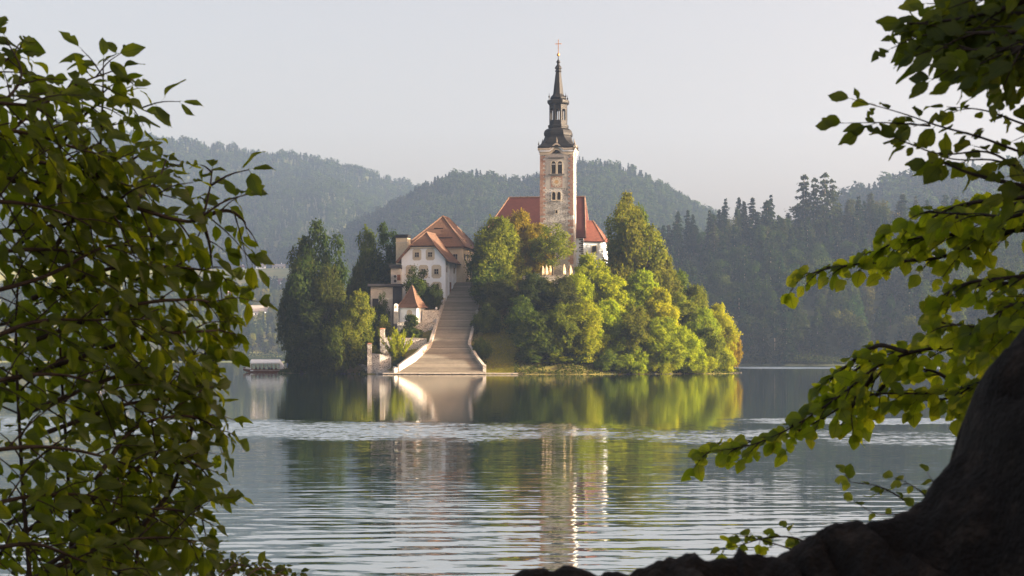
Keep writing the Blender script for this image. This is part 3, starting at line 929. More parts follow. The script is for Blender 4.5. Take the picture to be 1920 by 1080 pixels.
woods('west', big_hill, -1420, 330, 2250, 3330, 9.5, 12.5, 0.5, 71, ('spruce', 'fars'))
woods('middle', mid_hill, -290, 420, 1560, 2390, 8.5, 11.5, 0.5, 72, ('spruce', 'fars'))
woods('east', east_hill, 230, 840, 1250, 2000, 10.0, 19, 0.75, 73, ('spruce', 'fars'))
woods('beyond', wood_ground, 345, 940, 835, 1150, 11.0, 20, 0.5, 74, ('spruce', 'fars'))

# ================================================================ STAIRCASE, LANDING, WALLS
st = empty('stone_staircase', (-15.0, 372.0, 0.35), 'long straight flight of worn stone steps climbing from the water to the houses', 'staircase')
mb = MB()
NST = 99
for i in range(NST):
    y0 = 372.0 + 40.0 * i / NST
    y1 = 372.0 + 40.0 * (i + 1) / NST
    z1 = stair_z(y1)
    za, zb = z1 - 0.9, z1 + random.Random(i).uniform(-0.012, 0.012)
    l0, r0, l1, r1 = float(stair_l(y0)) + 15, float(stair_r(y0)) + 15, float(stair_l(y1)) + 15, float(stair_r(y1)) + 15
    vs = []
    for z in (za, zb):
        vs += [(l0, y0 - 372.03, z - .35), (r0, y0 - 372.03, z - .35), (r1, y1 - 372, z - .35), (l1, y1 - 372, z - .35)]
    mb.add(vs, [(3, 2, 1, 0), (4, 5, 6, 7), (0, 1, 5, 4), (1, 2, 6, 5), (2, 3, 7, 6), (3, 0, 4, 7)])
so = mb.build('step', M['step'], st, kind='stuff')
ta = so.data.attributes.new('tint', 'FLOAT', 'FACE')
rt_ = random.Random(4)
ta.data.foreach_set('value', [v for i in range(NST) for v in [rt_.random() * (0.7 if i % 24 else 1.2)] * 6])

ld = empty('stone_landing', (-14, 369.5, 0), 'low stone landing stage along the waterline at the foot of the steps', 'landing stage')
xs_ = np.linspace(-27.0, 1.3, 13)
for i in range(12):
    MB().box(xs_[i] + 14 + .03, xs_[i + 1] + 14 - .03, -2.4, 2.45, 0.12, 0.34 + 0.012 * math.sin(i * 2.3)).build('slab', M['coping'], ld)
for i in range(9):
    x = -12.4 + i * 3.3
    MB().box(x - .25, x + .25, -1.9, 2.0, -1.2, 0.118).build('pier', M['greystone'], ld)

def wall_thing(label, line, tops, bots, th=0.5, mt='limewall', cope=True, name='stone_wall', cat='wall', group=None):
    c = Vector((sum(p[0] for p in line) / len(line), sum(p[1] for p in line) / len(line), min(bots)))
    o = empty(name, c, label, cat, group)
    # subdivide so that the top can run unevenly
    L, T, B = [], [], []
    rr = random.Random(hash(label) % 1000 if False else sum(map(ord, label)))
    for i in range(len(line) - 1):
        n = max(1, int(math.dist(line[i], line[i + 1]) / 0.9))
        for k in range(n):
            f = k / n
            L.append((line[i][0] * (1 - f) + line[i + 1][0] * f - c.x, line[i][1] * (1 - f) + line[i + 1][1] * f - c.y))
            T.append(tops[i] * (1 - f) + tops[i + 1] * f - c.z + (rr.uniform(-.05, .05)))
            B.append(bots[i] * (1 - f) + bots[i + 1] * f - c.z)
    L.append((line[-1][0] - c.x, line[-1][1] - c.y)); T.append(tops[-1] - c.z); B.append(bots[-1] - c.z)
    MB().wall(L, T, B, th).build('masonry', M[mt], o)
    if cope:
        MB().wall(L, [t + .09 for t in T], [t - .02 for t in T], th + .12).build('coping', M['coping'], o)
    return o

def sz(y, add=0.0):
    return stair_z(y) + add
# flared parapet at the left foot, catching the sun
ys = [372.4, 374.5, 376.5, 379.5, 382.2]
wall_thing('sunlit whitewashed parapet curving out beside the lowest steps on their left', [(float(stair_l(y)) - .25, y) for y in ys], [1.9, 3.2, 4.3, 5.9, 6.9], [-.5, .2, 1.2, 3, 4.2], .5)
wall_thing('short low kerb wall at the waterline left of the lowest steps', [(-25.0, 371.6), (-23.9, 373.2)], [1.25, 1.35], [-.5, -.5], .5)
ys = [382.6, 386, 390]
wall_thing('parapet on the left of the steps, middle stretch below the chapel, with bright edge', [(float(stair_l(y)) - .25, y) for y in ys], [sz(y, .95) for y in ys], [sz(y, -2) for y in ys], .5)
ys = [390.3, 394, 398, 402.5]
wall_thing('parapet on the left of the steps, upper stretch rising to the white house', [(float(stair_l(y)) - .25, y) for y in ys], [sz(y, .9) for y in ys], [sz(y, -2) for y in ys], .45)
ys = [373.0, 376.5, 379.5, 382.2]
wall_thing('parapet slanting inward on the right of the lowest steps, grey stone', [(float(stair_r(y)) + .25, y) for y in ys], [sz(y, .9) for y in ys], [sz(y, -2) for y in ys], .5, 'wornwall')
ys = [382.5, 387, 392, 397]
wall_thing('parapet climbing straight on the right of the steps beside the grass bank', [(float(stair_r(y)) + .25, y) for y in ys], [sz(y, .9) for y in ys], [sz(y, -2) for y in ys], .45, 'wornwall')
def pillar(px, D, top, label, w=.75, cap='brickcap', bot=-1.5):
    X = xat(px, D)
    zb = iz(X, D) + bot
    o = empty('stone_pillar', (X, D, zb), label, 'pillar')
    MB().box(-w / 2, w / 2, -w / 2, w / 2, 0, zat(top, D) - zb - .25).build('shaft', M['limewall'], o)
    MB().lathe([(w * .78, zat(top, D) - zb - .245), (w * .78, zat(top, D) - zb - .15), (w * .35, zat(top, D) - zb)], 4, R(45)).build('cap', M[cap], o)
    return o
pillar(908.5, 372.6, 683, 'square stone pillar ending the right parapet at the foot of the steps', .65, 'coping')
pillar(693, 379.5, 643, 'slim whitewashed pillar with brick cap on the lowest terrace wall', .9)
pillar(717, 385, 615, 'slim whitewashed pillar with brick cap on the second terrace wall, taller one', 1.0)
wall_thing('rough rubble wall of the lowest terrace, left by the shore path', [(xat(691, 379.5), 379.5), (xat(712, 379), 379), (xat(733, 379.6), 379.6)], [zat(662, 379.5), zat(664, 379), zat(668, 379.6)], [0.3, 0.3, 0.3], .6, 'rubble', False)
wall_thing('grey rubble wall of the second terrace behind the feathery bush', [(xat(718, 385), 385), (xat(800, 385.5), 385.5)], [zat(633, 385), zat(635, 385.5)], [3.5, 3.5], .6, 'rubble', True)
wall_thing('patchy white rubble wall of the third terrace right below the little chapel', [(xat(745, 390), 390), (xat(818, 390.4), 390.4)], [zat(605, 390), zat(605, 390)], [6, 6], .6, 'rubble', True)
wall_thing('rubble wall joining the little chapel to the steps', [(xat(791, 393.2), 393.2), (xat(823, 393.6), 393.6)], [zat(582, 393.5), zat(582, 393.5)], [9, 9], .5, 'limewall', True)
wall_thing('low terrace wall under the closed parasols in front of the church', [(2.6, 403.4), (7.5, 402.6), (13.2, 402.8)], [22.3, 22.3, 22.3], [18, 17.5, 17.5], .5, 'wornwall', False)

# stone revetment and path at the left shore
t = empty('stone_revetment', (-29, 378.5, 0), 'sloping bank of rough grey boulders at the waterline left of the landing', 'stone bank')
rng = np.random.default_rng(5)
V, Q = [], []
mb = MB()
rr = random.Random(3)
for i in range(230):
    f = rr.random()
    X = xat(672 + 62 * f, 376)
    s = rr.random()
    base = 384.0 - 11.0 * f ** .8
    y = base + s * 1.6
    z = 0.05 + s * (1.9 - 1.6 * f) + rr.uniform(-.05, .1)
    r = rr.uniform(.16, .34)
    mb.lathe([(r * .5, -r * .6), (r, -r * .1), (r * .8, r * .4), (r * .25, r * .62)], 5, rr.uniform(0, 6))
    k = 20
    sx, sy = rr.uniform(.9, 1.5), rr.uniform(.8, 1.1)
    mb.v[-k:] = [(a * sx + X + 29, b * sy + y - 378.5, c + z) for a, b, c in mb.v[-k:]]
mb.build('boulder', M['rock'], t, kind='stuff')
pts = [(xat(666, 386), 386.2, 2.15), (xat(690, 382), 382.2, 1.5), (xat(712, 378), 378.2, .85), (xat(732, 374), 374.2, .42)]
mb = MB()
rings = []
for (x, y, z) in pts:
    rings.append([(x + .7, y + 1.3, z - .6), (x + .7, y + 1.3, z + .15), (x - .2, y - .2, z + .12), (x - .2, y - .2, z - .6)])
mb.loft(rings)
mb.build('path', M['gravel'], None, kind='structure')
# ================================================================ BUILDINGS
def window(parent, x, z, w, h, y=-0.0, surround=None, frame='coping', pane='glass', arch=False, cross=True, sill=True):
    """a window on the local plane y (facing -y): surround and frame stand proud, pane sits back between them"""
    if surround:
        sw, sh, ch, dz = surround
        a, b = x - sw / 2, x + sw / 2
        c, d = z - sh / 2 + dz, z + sh / 2 + dz
        out = [(a + ch, c), (b - ch, c), (b, c + ch), (b, d - ch), (b - ch, d), (a + ch, d), (a, d - ch), (a, c + ch)]
        MB().loft([[(p, y - .03, q) for p, q in out], [(p, y + .02, q) for p, q in out]]).build('window_surround', M['surround'], parent)
    fy = y - (.05 if surround else .02)
    def ring(g):
        if not arch:
            return [(x - w / 2 - g, z - h / 2 - g), (x + w / 2 + g, z - h / 2 - g), (x + w / 2 + g, z + h / 2 + g), (x - w / 2 - g, z + h / 2 + g)]
        r = w / 2 + g
        zc = z + h / 2 - w / 2
        o = [(x - r, z - h / 2 - g), (x + r, z - h / 2 - g)]
        for k in range(9):
            a = math.pi * k / 8
            o.append((x + r * math.cos(a), zc + r * math.sin(a) * (1.0 if arch is True else arch)))
        return o
    fw = .1 if not arch else .16
    o, i = ring(fw), ring(0)
    n = len(o)
    mb = MB()
    vs = [(p, fy - .06, q) for p, q in o] + [(p, fy - .06, q) for p, q in i] + [(p, fy + .04, q) for p, q in o] + [(p, fy + .04, q) for p, q in i]
    fs = []
    for k in range(n):
        j = (k + 1) % n
        fs += [(k, j, n + j, n + k), (k, 2 * n + k, 2 * n + j, j), (n + k, n + j, 3 * n + j, 3 * n + k)]
    mb.add(vs, fs)
    wo = mb.build('window', M[frame], parent)
    MB().add([(p, fy + .005, q) for p, q in i], [tuple(range(n))]).build('pane', M[pane], wo)
    if cross:
        b = MB().box(x - .035, x + .035, fy - .03, fy, z - h / 2, z + h / 2)
        b.box(x - w / 2, x + w / 2, fy - .025, fy - .004, z - .03, z + .03)
        b.build('glazing_bar', M['coping'], wo)
    if sill:
        MB().box(x - w / 2 - .16, x + w / 2 + .16, fy - .14, fy - .062, z - h / 2 - fw - .1, z - h / 2 - fw + .02).build('sill', M['coping'], wo)
    return wo

# ---- white house beside the steps
HD = 402.5
hx = xat(834, HD)
H = empty('white_house', (hx, HD, 14.0), 'white gabled house with half hipped tile roof and stone framed windows beside the steps', 'house', rz=R(-13))
w_, L_ = 10.3, 10.0
zz = lambda py: zat(py, HD) - 14.0
E, CL, RG = zz(491), zz(460), zz(433)
ox = 1.15
xm = -w_ / 2
slope = (RG - E) / (ox + w_ / 2)
def rz_at(x): return RG - abs(x - xm) * slope
dx = (RG - CL) / slope
we = rz_at(0) - .28
mb = MB()
front = [(-w_, 0, 0), (0, 0, 0), (0, 0, we), (xm + dx - .25, 0, CL - .28), (xm - dx + .25, 0, CL - .28), (-w_, 0, we)]
back = [(x, L_, z) for x, _, z in front]
mb.loft([back, front])
mb.build('wall', M['white'], H)
oy = .7
hy = 2.6
rf = MB()
rf.slab([(ox, -oy, E), (ox, L_ + oy, E), (xm, L_ + oy, RG), (xm, hy, RG), (xm + dx, -oy, CL)], .2)
rf.slab([(-w_ - ox, L_ + oy, E), (-w_ - ox, -oy, E), (xm - dx, -oy, CL), (xm, hy, RG), (xm, L_ + oy, RG)], .2)
rf.slab([(xm - dx, -oy, CL - .01), (xm + dx, -oy, CL - .01), (xm, hy, RG - .01)], .18)
rfo = rf.build('roof', M['tile'], H)
rt = MB()
for a, b in (((xm - dx, -oy, CL), (xm, hy, RG)), ((xm + dx, -oy, CL), (xm, hy, RG)), ((xm, hy, RG), (xm, L_ + oy, RG)), ((ox, -oy, E), (xm + dx, -oy, CL)), ((-w_ - ox, -oy, E), (xm - dx, -oy, CL))):
    rt.tube([Vector(a) + Vector((0, 0, .05)), Vector(b) + Vector((0, 0, .05))], [.13, .13], 6)
rt.build('ridge_tile', M['ridge'], rfo)
MB().tube([(xm, hy, RG), (xm, hy, RG + .75)], [.07, .03], 6).build('finial', M['slate'], rfo)
eb = MB()
eb.tube([(ox + .03, -oy, E - .1), (ox + .03, L_ + oy, E - .1)], [.1, .1], 6)
eb.build('gutter', M['slate'], H)
# moulded cornice under the clipped gable
MB().box(xm - dx - .1, xm + dx + .1, -.32, -.003, CL - .62, CL - .36).build('cornice', M['surround'], H)
lx = lambda px: (px - 834) * HD / F / math.cos(R(10))
for px in (780.5, 806):
    window(H, lx(px), zz(477), 1.0, 1.05, 0, (2.1, 2.6, .35, 0), 'surround')
for px in (768.5, 793, 818):
    window(H, lx(px), zz(509), 1.0, 1.15, 0, (2.3, 3.1, .4, 0), 'surround')
for px in (768.5, 793, 818.5):
    window(H, lx(px), zz(541), 1.0, 1.15, 0, (2.3, 3.1, .4, 0), 'surround')
# sunny right side: pilasters and a door
for y in (.4, 3.4, 6.6, 9.6):
    MB().box(.003, .14, y - .35, y + .35, 2.6, we - .3).build('pilaster', M['white'], H)
dr = MB().box(.003, .06, 4.2, 5.6, 4.2, 7.0).build('door', M['brownwood'], H)
MB().box(.065, .12, 4.35, 4.45, 5.4, 5.6).build('handle', M['metal'], dr)
for y in (1.4, 8.2):
    MB().box(.003, .05, y - .5, y + .5, we - 3.3, we - 2.0).build('side_window', M['glass'], H)

# ---- larger house behind, hipped roof
BD = 412.0
bx = xat(867, BD)
B_ = empty('cream_house', (bx, BD, 16.0), 'larger cream house with tall hipped clay tile roof behind the white house', 'house', rz=R(-10))
zz2 = lambda py: zat(py, BD) - 16.0
bw, bl = 13.2, 19.0
E2 = zz2(462.5)
R2 = zat(405, 419) - 16.0
ov = .8
mb = MB().box(-bw, 0, 0, bl, 0, E2 - .15)
mb.build('wall', M['cream'], B_)
mb = MB().box(-bw - .12, .12, -.12, bl + .12, E2 - .5, E2 - .16)
mb.build('cornice', M['surround'], B_)
rx = -bw / 2 + .6
rb = MB()
ya, yb = 6.2, bl - 6.2
A, Bc, Cc, Dd = (-bw - ov, -ov, E2), (ov, -ov, E2), (ov, bl + ov, E2), (-bw - ov, bl + ov, E2)
P1, P2 = (rx, ya, R2), (rx, yb, R2)
rb.slab([A, Bc, P1], .22); rb.slab([Bc, Cc, P2, P1], .22); rb.slab([Cc, Dd, P2], .22); rb.slab([Dd, A, P1, P2], .22)
rbo = rb.build('roof', M['tile'], B_)
rt = MB()
for a, b in ((A, P1), (Bc, P1), (Cc, P2), (Dd, P2), (P1, P2)):
    rt.tube([Vector(a) + Vector((0, 0, .05)), Vector(b) + Vector((0, 0, .05))], [.15, .15], 6)
rt.build('ridge_tile', M['ridge'], rbo)
for f, a0, a1 in ((.27, .38, .86), (.58, .30, .66)):
    zf_ = E2 + (R2 - E2) * f
    y_ = -ov + (ya + ov) * f
    xl = A[0] + (rx - A[0]) * f
    xr = Bc[0] + (rx - Bc[0]) * f
    MB().box(xl + (xr - xl) * a0, xl + (xr - xl) * a1, y_ - .14, y_ + .02, zf_ + .02, zf_ + .2).build('snow_guard', M['slate'], rbo)
for x in (-1.7, -4.4):
    window(B_, x, E2 - 2.4, .9, 1.3, 0, None, 'coping')
for y in (2.5, 6.0):
    b = MB().box(.003, .07, y - .45, y + .45, E2 - 3.0, E2 - 1.5).build('side_window', M['glass'], B_)
dm = MB()
dm.slab([(-.6, 5.2, E2 + 1.9), (-.6, 8.4, E2 + 1.9), (-3.6, 8.4, E2 + 4.4), (-3.6, 5.2, E2 + 4.4)], .16)
dm.build('dormer', M['tile'], rbo)
# square stair head with dark cap at its left
cx0, cx1 = (748 - 867) * BD / F, (770 - 867) * BD / F
ch = MB().box(cx0, cx1, -4.6, -1.6, 2, zz2(447)).build('stair_head', M['cream'], B_)
MB().box(cx0 - .12, cx1 + .12, -4.72, -1.48, zz2(447) + .003, zz2(441)).build('cap', M['slate'], ch)
MB().box(cx0 - .06, cx1 + .06, -4.66, -1.54, zz2(457), zz2(455)).build('band', M['surround'], ch)

# ---- grey flat roofed annex on the left of the white house
AD = 398.0
ax = xat(695, AD)
A_ = empty('grey_annex', (ax, AD, 10.5), 'grey flat roofed annex with dark fascia left of the white house', 'building')
z3 = lambda py: zat(py, AD) - 10.5
x3 = lambda px: (px - 695) * AD / F
MB().box(0, x3(736), 0, 6, 0, z3(538)).build('wall', M['greywall'], A_)
MB().box(x3(690), x3(754), -.8, 6.4, z3(537) + .003, z3(532.5)).build('roof', M['darkwood'], A_)
sl_ = MB()
x = x3(736.3)
while x < x3(751.5):
    sl_.box(x, x + .2, .25, .4, z3(588), z3(538)); x += .26
sl_.build('cladding', M['darkwood'], A_)
MB().box(x3(736.2), x3(752), .45, 5, 0, z3(538.2)).build('recess', M['dark'], A_)
window(A_, x3(704), z3(571), 1.15, 2.5, 0, None, 'darkwood', 'dark', cross=False)
rl = MB()
rl.tube([(x3(688), -1.2, z3(575)), (x3(730), -1.2, z3(575))], [.035, .035], 5)
for k in range(22):
    xx = x3(688) + k * (x3(730) - x3(688)) / 21
    rl.tube([(xx, -1.2, z3(584)), (xx, -1.2, z3(575))], [.018, .018], 4)
rl.build('railing', M['slate'], A_)
MB().box(x3(687), x3(731), -1.5, 0, z3(588), z3(584)).build('balcony', M['greystone'], A_)

UD = 401.0
U_ = empty('utility_block', (xat(733, UD), UD, 15.0), 'small grey utility block with fans under a dark roof, above the annex', 'building')
z4 = lambda py: zat(py, UD) - 15
x4 = lambda px: (px - 733) * UD / F
MB().box(0, x4(751), 0, 4, 0, z4(503)).build('wall', M['greywall'], U_)
MB().box(x4(730), x4(752), -.5, 4.3, z4(503) + .003, z4(496)).build('roof', M['slate'], U_)
for py in (518.5, 527):
    u = MB().box(x4(738.2), x4(744.5), -.45, -.003, z4(py + 3.4), z4(py - 3.4)).build('fan_unit', M['metal'], U_)
    f = MB()
    c = Vector((x4(741.2), -.46, z4(py)))
    f.loft([[c + Vector((math.cos(a) * .32, 0, math.sin(a) * .32)) for a in [k * math.pi / 6 for k in range(12)]], [c + Vector((math.cos(a) * .32, -.03, math.sin(a) * .32)) for a in [k * math.pi / 6 for k in range(12)]]])
    f.build('fan', M['dark'], u)
MB().box(x4(744.5), x4(751), -.02, -.003, z4(526), z4(515)).build('shutter', M['brownwood'], U_)

# ---- little chapel with pyramid roof on the terrace
KD = 391.6
K_ = empty('chapel', (xat(771.5, KD), KD + 2.4, 9.3), 'little white wayside chapel with pointed brown tile roof on the terrace', 'chapel', rz=R(-22))
z5 = lambda py: zat(py, KD) - 9.3
hw = 2.12
MB().box(-hw, hw, -hw, hw, 0, z5(576.5)).build('wall', M['white'], K_)
MB().box(-hw - .12, hw + .12, -hw - .12, hw + .12, z5(579), z5(576.5) + .02).build('cornice', M['white'], K_)
zt = z5(535); ze = z5(577)
prof = [(hw + .75, ze), (hw + .05, ze + .75), (hw * .62, ze + 2.2), (hw * .30, ze + 3.75), (.06, zt)]
rp = MB().lathe([(r * math.sqrt(2), z) for r, z in prof], 4, R(45), cap=True)
rp = rp.build('roof', M['tile'], K_)
rt = MB()
for k in range(4):
    a = R(45 + 90 * k)
    rt.tube([(r * math.sqrt(2) * math.cos(a), r * math.sqrt(2) * math.sin(a), z + .03) for r, z in prof], [.09] * 5, 5)
rt.build('ridge_tile', M['ridge'], rp)
MB().lathe([(.05, zt - .1), (.05, zt + .35), (.14, zt + .45), (.02, zt + .65)], 6).build('finial', M['slate'], rp)
window(K_, .35, z5(590), 1.0, 1.9, -hw, None, 'surround', 'surround', arch=True, cross=False, sill=False)
dn = MB()
o = [(.0 + .62 * math.cos(math.pi * k / 8), 1.6 + .62 * math.sin(math.pi * k / 8)) for k in range(9)] + [(-.62, .1), (.62, .1)]
dn.loft([[(hw + .05, p, q) for p, q in o], [(hw - .02, p, q) for p, q in o]])
dn.build('niche', M['surround'], K_)

# ---- the church
TD = 418.0
CH = empty('church', (11.0, TD, 20.0), 'pilgrimage church with tall square stone belfry, dark baroque spire and red roofs', 'church', rz=R(-7.5))
def tz(py, D=TD - 3.9): return zat(py, D) - 20.0
def tx(px): return (px - 1047) * (TD - 3.9) / F
hw = 3.93
M['bellplaster'] = surf('bell_stage_plaster', (.295, .295, .28), (.385, .385, .37), .8, .9, .2, .02, c3=(.24, .24, .23), lo=.3, hi=.75)
zc = tz(288)
MB().loft([[(-hw, -hw, -3), (hw, -hw, -3), (hw, hw, -3), (-hw, hw, -3)], [(-hw + .08, -hw + .08, zc), (hw - .08, -hw + .08, zc), (hw - .08, hw - .08, zc), (-hw + .08, hw - .08, zc)]]).build('tower', rubble('tower_masonry', (0.215, 0.218, 0.21), (0.30, 0.306, 0.298), (0.48, 0.49, 0.485), 1.7, 1.2), CH)
fy = -hw + .06
# smoother render on the bell stage
MB().box(tx(1026), tx(1068), fy - .035, fy + .2, tz(353), zc - .01).build('plaster', M['bellplaster'], CH)
rr = random.Random(8)
py = 292.0
k = 0
while py < 516:
    hgt = 4.1
    for side in (-1, 1):
        wid = (1.25 if (k + (side > 0)) % 2 == 0 else .78) + rr.uniform(-.06, .06)
        x0 = side * (hw + .02) if side < 0 else hw + .02 - wid
        if py > 400 and rr.random() < .25: continue
        MB().box(x0, x0 + wid, -hw - .03 - .02 * rr.random(), -hw + .35, tz(py + hgt) + .03, tz(py)).build('quoin', M['pinkstone'], CH)
        # the sunny side
        MB().box(hw - .3, hw + .05, -hw + .36, -hw + .36 + wid, tz(py + hgt) + .03, tz(py)).build('quoin', M['bellplaster'], CH)
    py += hgt + .05
    k += 1
for px in (1041.3, 1053.4):
    wdw = window(CH, tx(px), tz(314), 1.06, 2.95, fy - .036, None, 'surround', 'dark', arch=True, cross=False, sill=False)
    MB().box(tx(px) - .42, tx(px) + .42, fy - .12, fy - .06, tz(308.5), tz(306.8)).build('louvre', M['metal'], wdw)
MB().box(tx(1031.5), tx(1062), fy - .3, fy - .036, tz(296.5), tz(294)).build('lintel', M['greystone'], CH)
MB().box(tx(1031.5), tx(1062), fy - .35, fy - .036, tz(328), tz(326)).build('ledge', M['greystone'], CH)
for px in (1041.6, 1051.4):
    window(CH, tx(px), tz(367.8), .82, 1.75, fy - .036, None, 'surround', 'dark', arch=1.35, cross=False, sill=True)
window(CH, tx(1047), tz(397), .5, .72, fy - .05, None, 'surround', 'dark', cross=False, sill=False)
# painted clock
cf = MB().box(tx(1036), tx(1058), fy - .05, fy - .03, tz(351.5), tz(330))
cf = cf.build('clock_face', M['pinkstone'], CH)
c0 = (tx(1047), tz(341))
def disc(r0, r1, y, n=28):
    m = MB()
    vs = [(c0[0] + r * math.cos(2 * math.pi * k / n), y, c0[1] + r * math.sin(2 * math.pi * k / n)) for r in (r0, r1) for k in range(n)]
    return m.add(vs, [(k, (k + 1) % n, n + (k + 1) % n, n + k) for k in range(n)])
disc(.45, 1.22, fy - .056).build('dial', M['beige'], cf)
disc(.01, .5, fy - .058).build('sun_disc', surf('ochre_paint', (.34, .25, .13), (.42, .32, .18), 3), cf)
for k in range(12):
    nm = MB()
    a = math.pi / 6 * k
    u, v = Vector((math.sin(a), 0, math.cos(a))), Vector((math.cos(a), 0, -math.sin(a)))
    c = Vector((c0[0], fy - .062, c0[1])) + u * 1.0
    for off in ((-.07, .07) if k % 3 else (-.1, 0, .1)):
        q = c + v * off
        nm.add([q - u * .15 - v * .022, q - u * .15 + v * .022, q + u * .15 + v * .022, q + u * .15 - v * .022], [(0, 1, 2, 3)])
    nm.build('numeral', M['dark'], cf, kind='stuff')
hd = MB()
for a, l in ((R(60), .62), (R(-100), .85)):
    u, v = Vector((math.sin(a), 0, math.cos(a))), Vector((math.cos(a), 0, -math.sin(a)))
    c = Vector((c0[0], fy - .066, c0[1]))
    hd.add([c - v * .05, c + v * .05, c + u * l + v * .02, c + u * l - v * .02], [(0, 1, 2, 3)])
hd.build('hand', M['gold'], cf)
# cornice with a segmental rise in the middle of each face
def cornice(z0, z1, proj, m, nm_):
    mb = MB()
    for q in range(4):
        Rm = Matrix.Rotation(q * math.pi / 2, 3, 'Z')
        n = 25
        lo, hi = [], []
        for k in range(n):
            x = -hw - proj + 2 * (hw + proj) * k / (n - 1)
            u = abs(x) / (hw * .46)
            b = 1.15 * (0.5 + 0.5 * math.cos(math.pi * min(u, 1))) if u < 1 else 0
            lo.append((x, z0 + b)); hi.append((x, z1 + b))
        vs = []
        for (x, a), (_, b) in zip(lo, hi):
            e = max(-hw - proj, min(hw + proj, x))
            for p in ((e, -hw - proj, a + .0), (e, -hw - proj, b), (e, -hw + .1, b), (e, -hw + .1, a)):
                pv = Vector(p)
                ins = abs(x) - (hw - .1)
                if ins > 0: pv.y = -hw - proj if p[1] < -hw else -max(abs(x), hw - .1) if False else pv.y
                vs.append(Rm @ pv)
        fs = []
        for k in range(n - 1):
            for j in range(4):
                fs.append((k * 4 + j, k * 4 + (j + 1) % 4, (k + 1) * 4 + (j + 1) % 4, (k + 1) * 4 + j))
        fs += [(3, 2, 1, 0), ((n - 1) * 4, (n - 1) * 4 + 1, (n - 1) * 4 + 2, (n - 1) * 4 + 3)]
        mb.add(vs, fs)
    return mb.build(nm_, m, CH)
cornice(tz(290), tz(284.5), .10 - .002, M['surround'], 'frieze')
cornice(tz(284.4), tz(281), .30, M['white'], 'cornice')
cornice(tz(280.9), tz(277.5), .48, M['coping'], 'cornice')
# spire: octagon cut from a square that turns regular higher up
def oct_ring(r, c, z):
    # r half width, c corner cut fraction
    k = r * (1 - c)
    return [(r, -k, z), (r, k, z), (k, r, z), (-k, r, z), (-r, k, z), (-r, -k, z), (-k, -r, z), (k, -r, z)]
def sp(py): return zat(py, TD) - 20.0
def sw(halfpx): return halfpx * TD / F
skirt = [(35.3, .10, 280), (35.3, .10, 278), (29.5, .2, 272), (26.5, .32, 266), (24.6, .42, 260), (24.0, .46, 256.5), (25.6, .5, 255.5), (25.9, .52, 251), (24.5, .55, 246), (21.0, .57, 243), (17.6, .58, 241.5), (17.6, .58, 240), (18.6, .58, 239.4), (18.6, .58, 235.5), (16.4, .58, 235)]
sk_ = MB().loft([oct_ring(sw(h), c, sp(p)) for h, c, p in skirt], 0, True)
sko = sk_.build('spire_skirt', M['slate'], CH)
# knobs on the corners of the skirt
for sx in (-1, 1):
    for sy in (-1, 1):
        MB().lathe([(.09, 0), (.09, .3), (.2, .5), (.06, .9), (.02, 1.25)], 6, cx=sx * sw(33.2), cy=sy * sw(33.2)).build('finial', M['slate'], CH, loc=(0, 0, sp(278.2)))
dg = MB()
for q in range(4):
    a = q * math.pi / 2 - math.pi / 2
    d_ = Vector((math.cos(a), math.sin(a), 0))
    dg.tube([d_ * sw(31.5) + Vector((0, 0, sp(271.5))), d_ * sw(30) + Vector((0, 0, sp(266))), d_ * sw(29.2) + Vector((0, 0, sp(260)))], [.22, .16, .03], 6)
dg.build('ornament', M['oldcopper'], CH)
# open lantern: eight posts, sill band, arches
rl_ = sw(16.2)
zl0, zl1 = sp(235.2), sp(197.0)
def octp(r, k, z, c=.58): return Vector(oct_ring(r, c, z)[k % 8])
for k in range(8):
    mb = MB()
    p = octp(rl_, k, 0)
    i = p * .80
    a_ = octp(rl_, k - 1, 0); b_ = octp(rl_, k + 1, 0)
    wa, wb_ = (.17 if (k % 2 == 1) else .2), (.2 if (k % 2 == 1) else .17)
    q1 = p.lerp(a_, wa); q2 = p.lerp(b_, wb_)
    ring = [q1, p, q2, q2 * .82, i, q1 * .82]
    mb.loft([[Vector((v.x, v.y, zl0)) for v in ring], [Vector((v.x, v.y, zl1)) for v in ring]])
    mb.build('lantern_post', M['slate'], CH)
mb = MB()
mb.loft([oct_ring(rl_ * 1.0 - .02, .58, zl0 - .002), oct_ring(rl_ - .02, .58, sp(226.5))])
mb.build('lantern_sill', M['slate'], CH)
mb = MB()
for k in range(8):
    p, q = octp(rl_ * .985, k, 0), octp(rl_ * .985, k + 1, 0)
    m_ = 8
    out, inn = [], []
    for j in range(m_ + 1):
        f = j / m_
        v = p.lerp(q, f)
        zb_ = sp(206.5) + (math.sin(math.pi * f)) * sw(3.6) * 1.0 - .35
        out.append((v, zb_))
    vs, fs = [], []
    for v, zb_ in out:
        vs += [(v.x, v.y, zb_), (v.x, v.y, zl1), (v.x * .84, v.y * .84, zl1), (v.x * .84, v.y * .84, zb_)]
    for j in range(m_):
        for e in range(4):
            fs.append((j * 4 + e, j * 4 + (e + 1) % 4, (j + 1) * 4 + (e + 1) % 4, (j + 1) * 4 + e))
    mb.add(vs, fs)
mb.build('lantern_arch', M['slate'], CH)
MB().tube([(0, 0, zl0), (0, 0, zl1)], [.14, .14], 6).build('lantern_post', M['slate'], CH)
upper = [(16.4, .58, 197.2), (18.6, .52, 195.6), (19.6, .5, 194), (19.6, .5, 189.3), (16.8, .56, 188.6), (13.6, .58, 187.2), (13.2, .58, 186.5), (14.4, .58, 185.2), (14.2, .58, 183.4), (12.0, .58, 180.5), (10.0, .58, 178), (9.2, .58, 175.5), (7.9, .58, 163), (6.4, .58, 150), (4.9, .58, 137.5), (4.7, .58, 136)]
MB().loft([oct_ring(sw(h), c, sp(p)) for h, c, p in upper]).build('spire', M['slate'], CH)
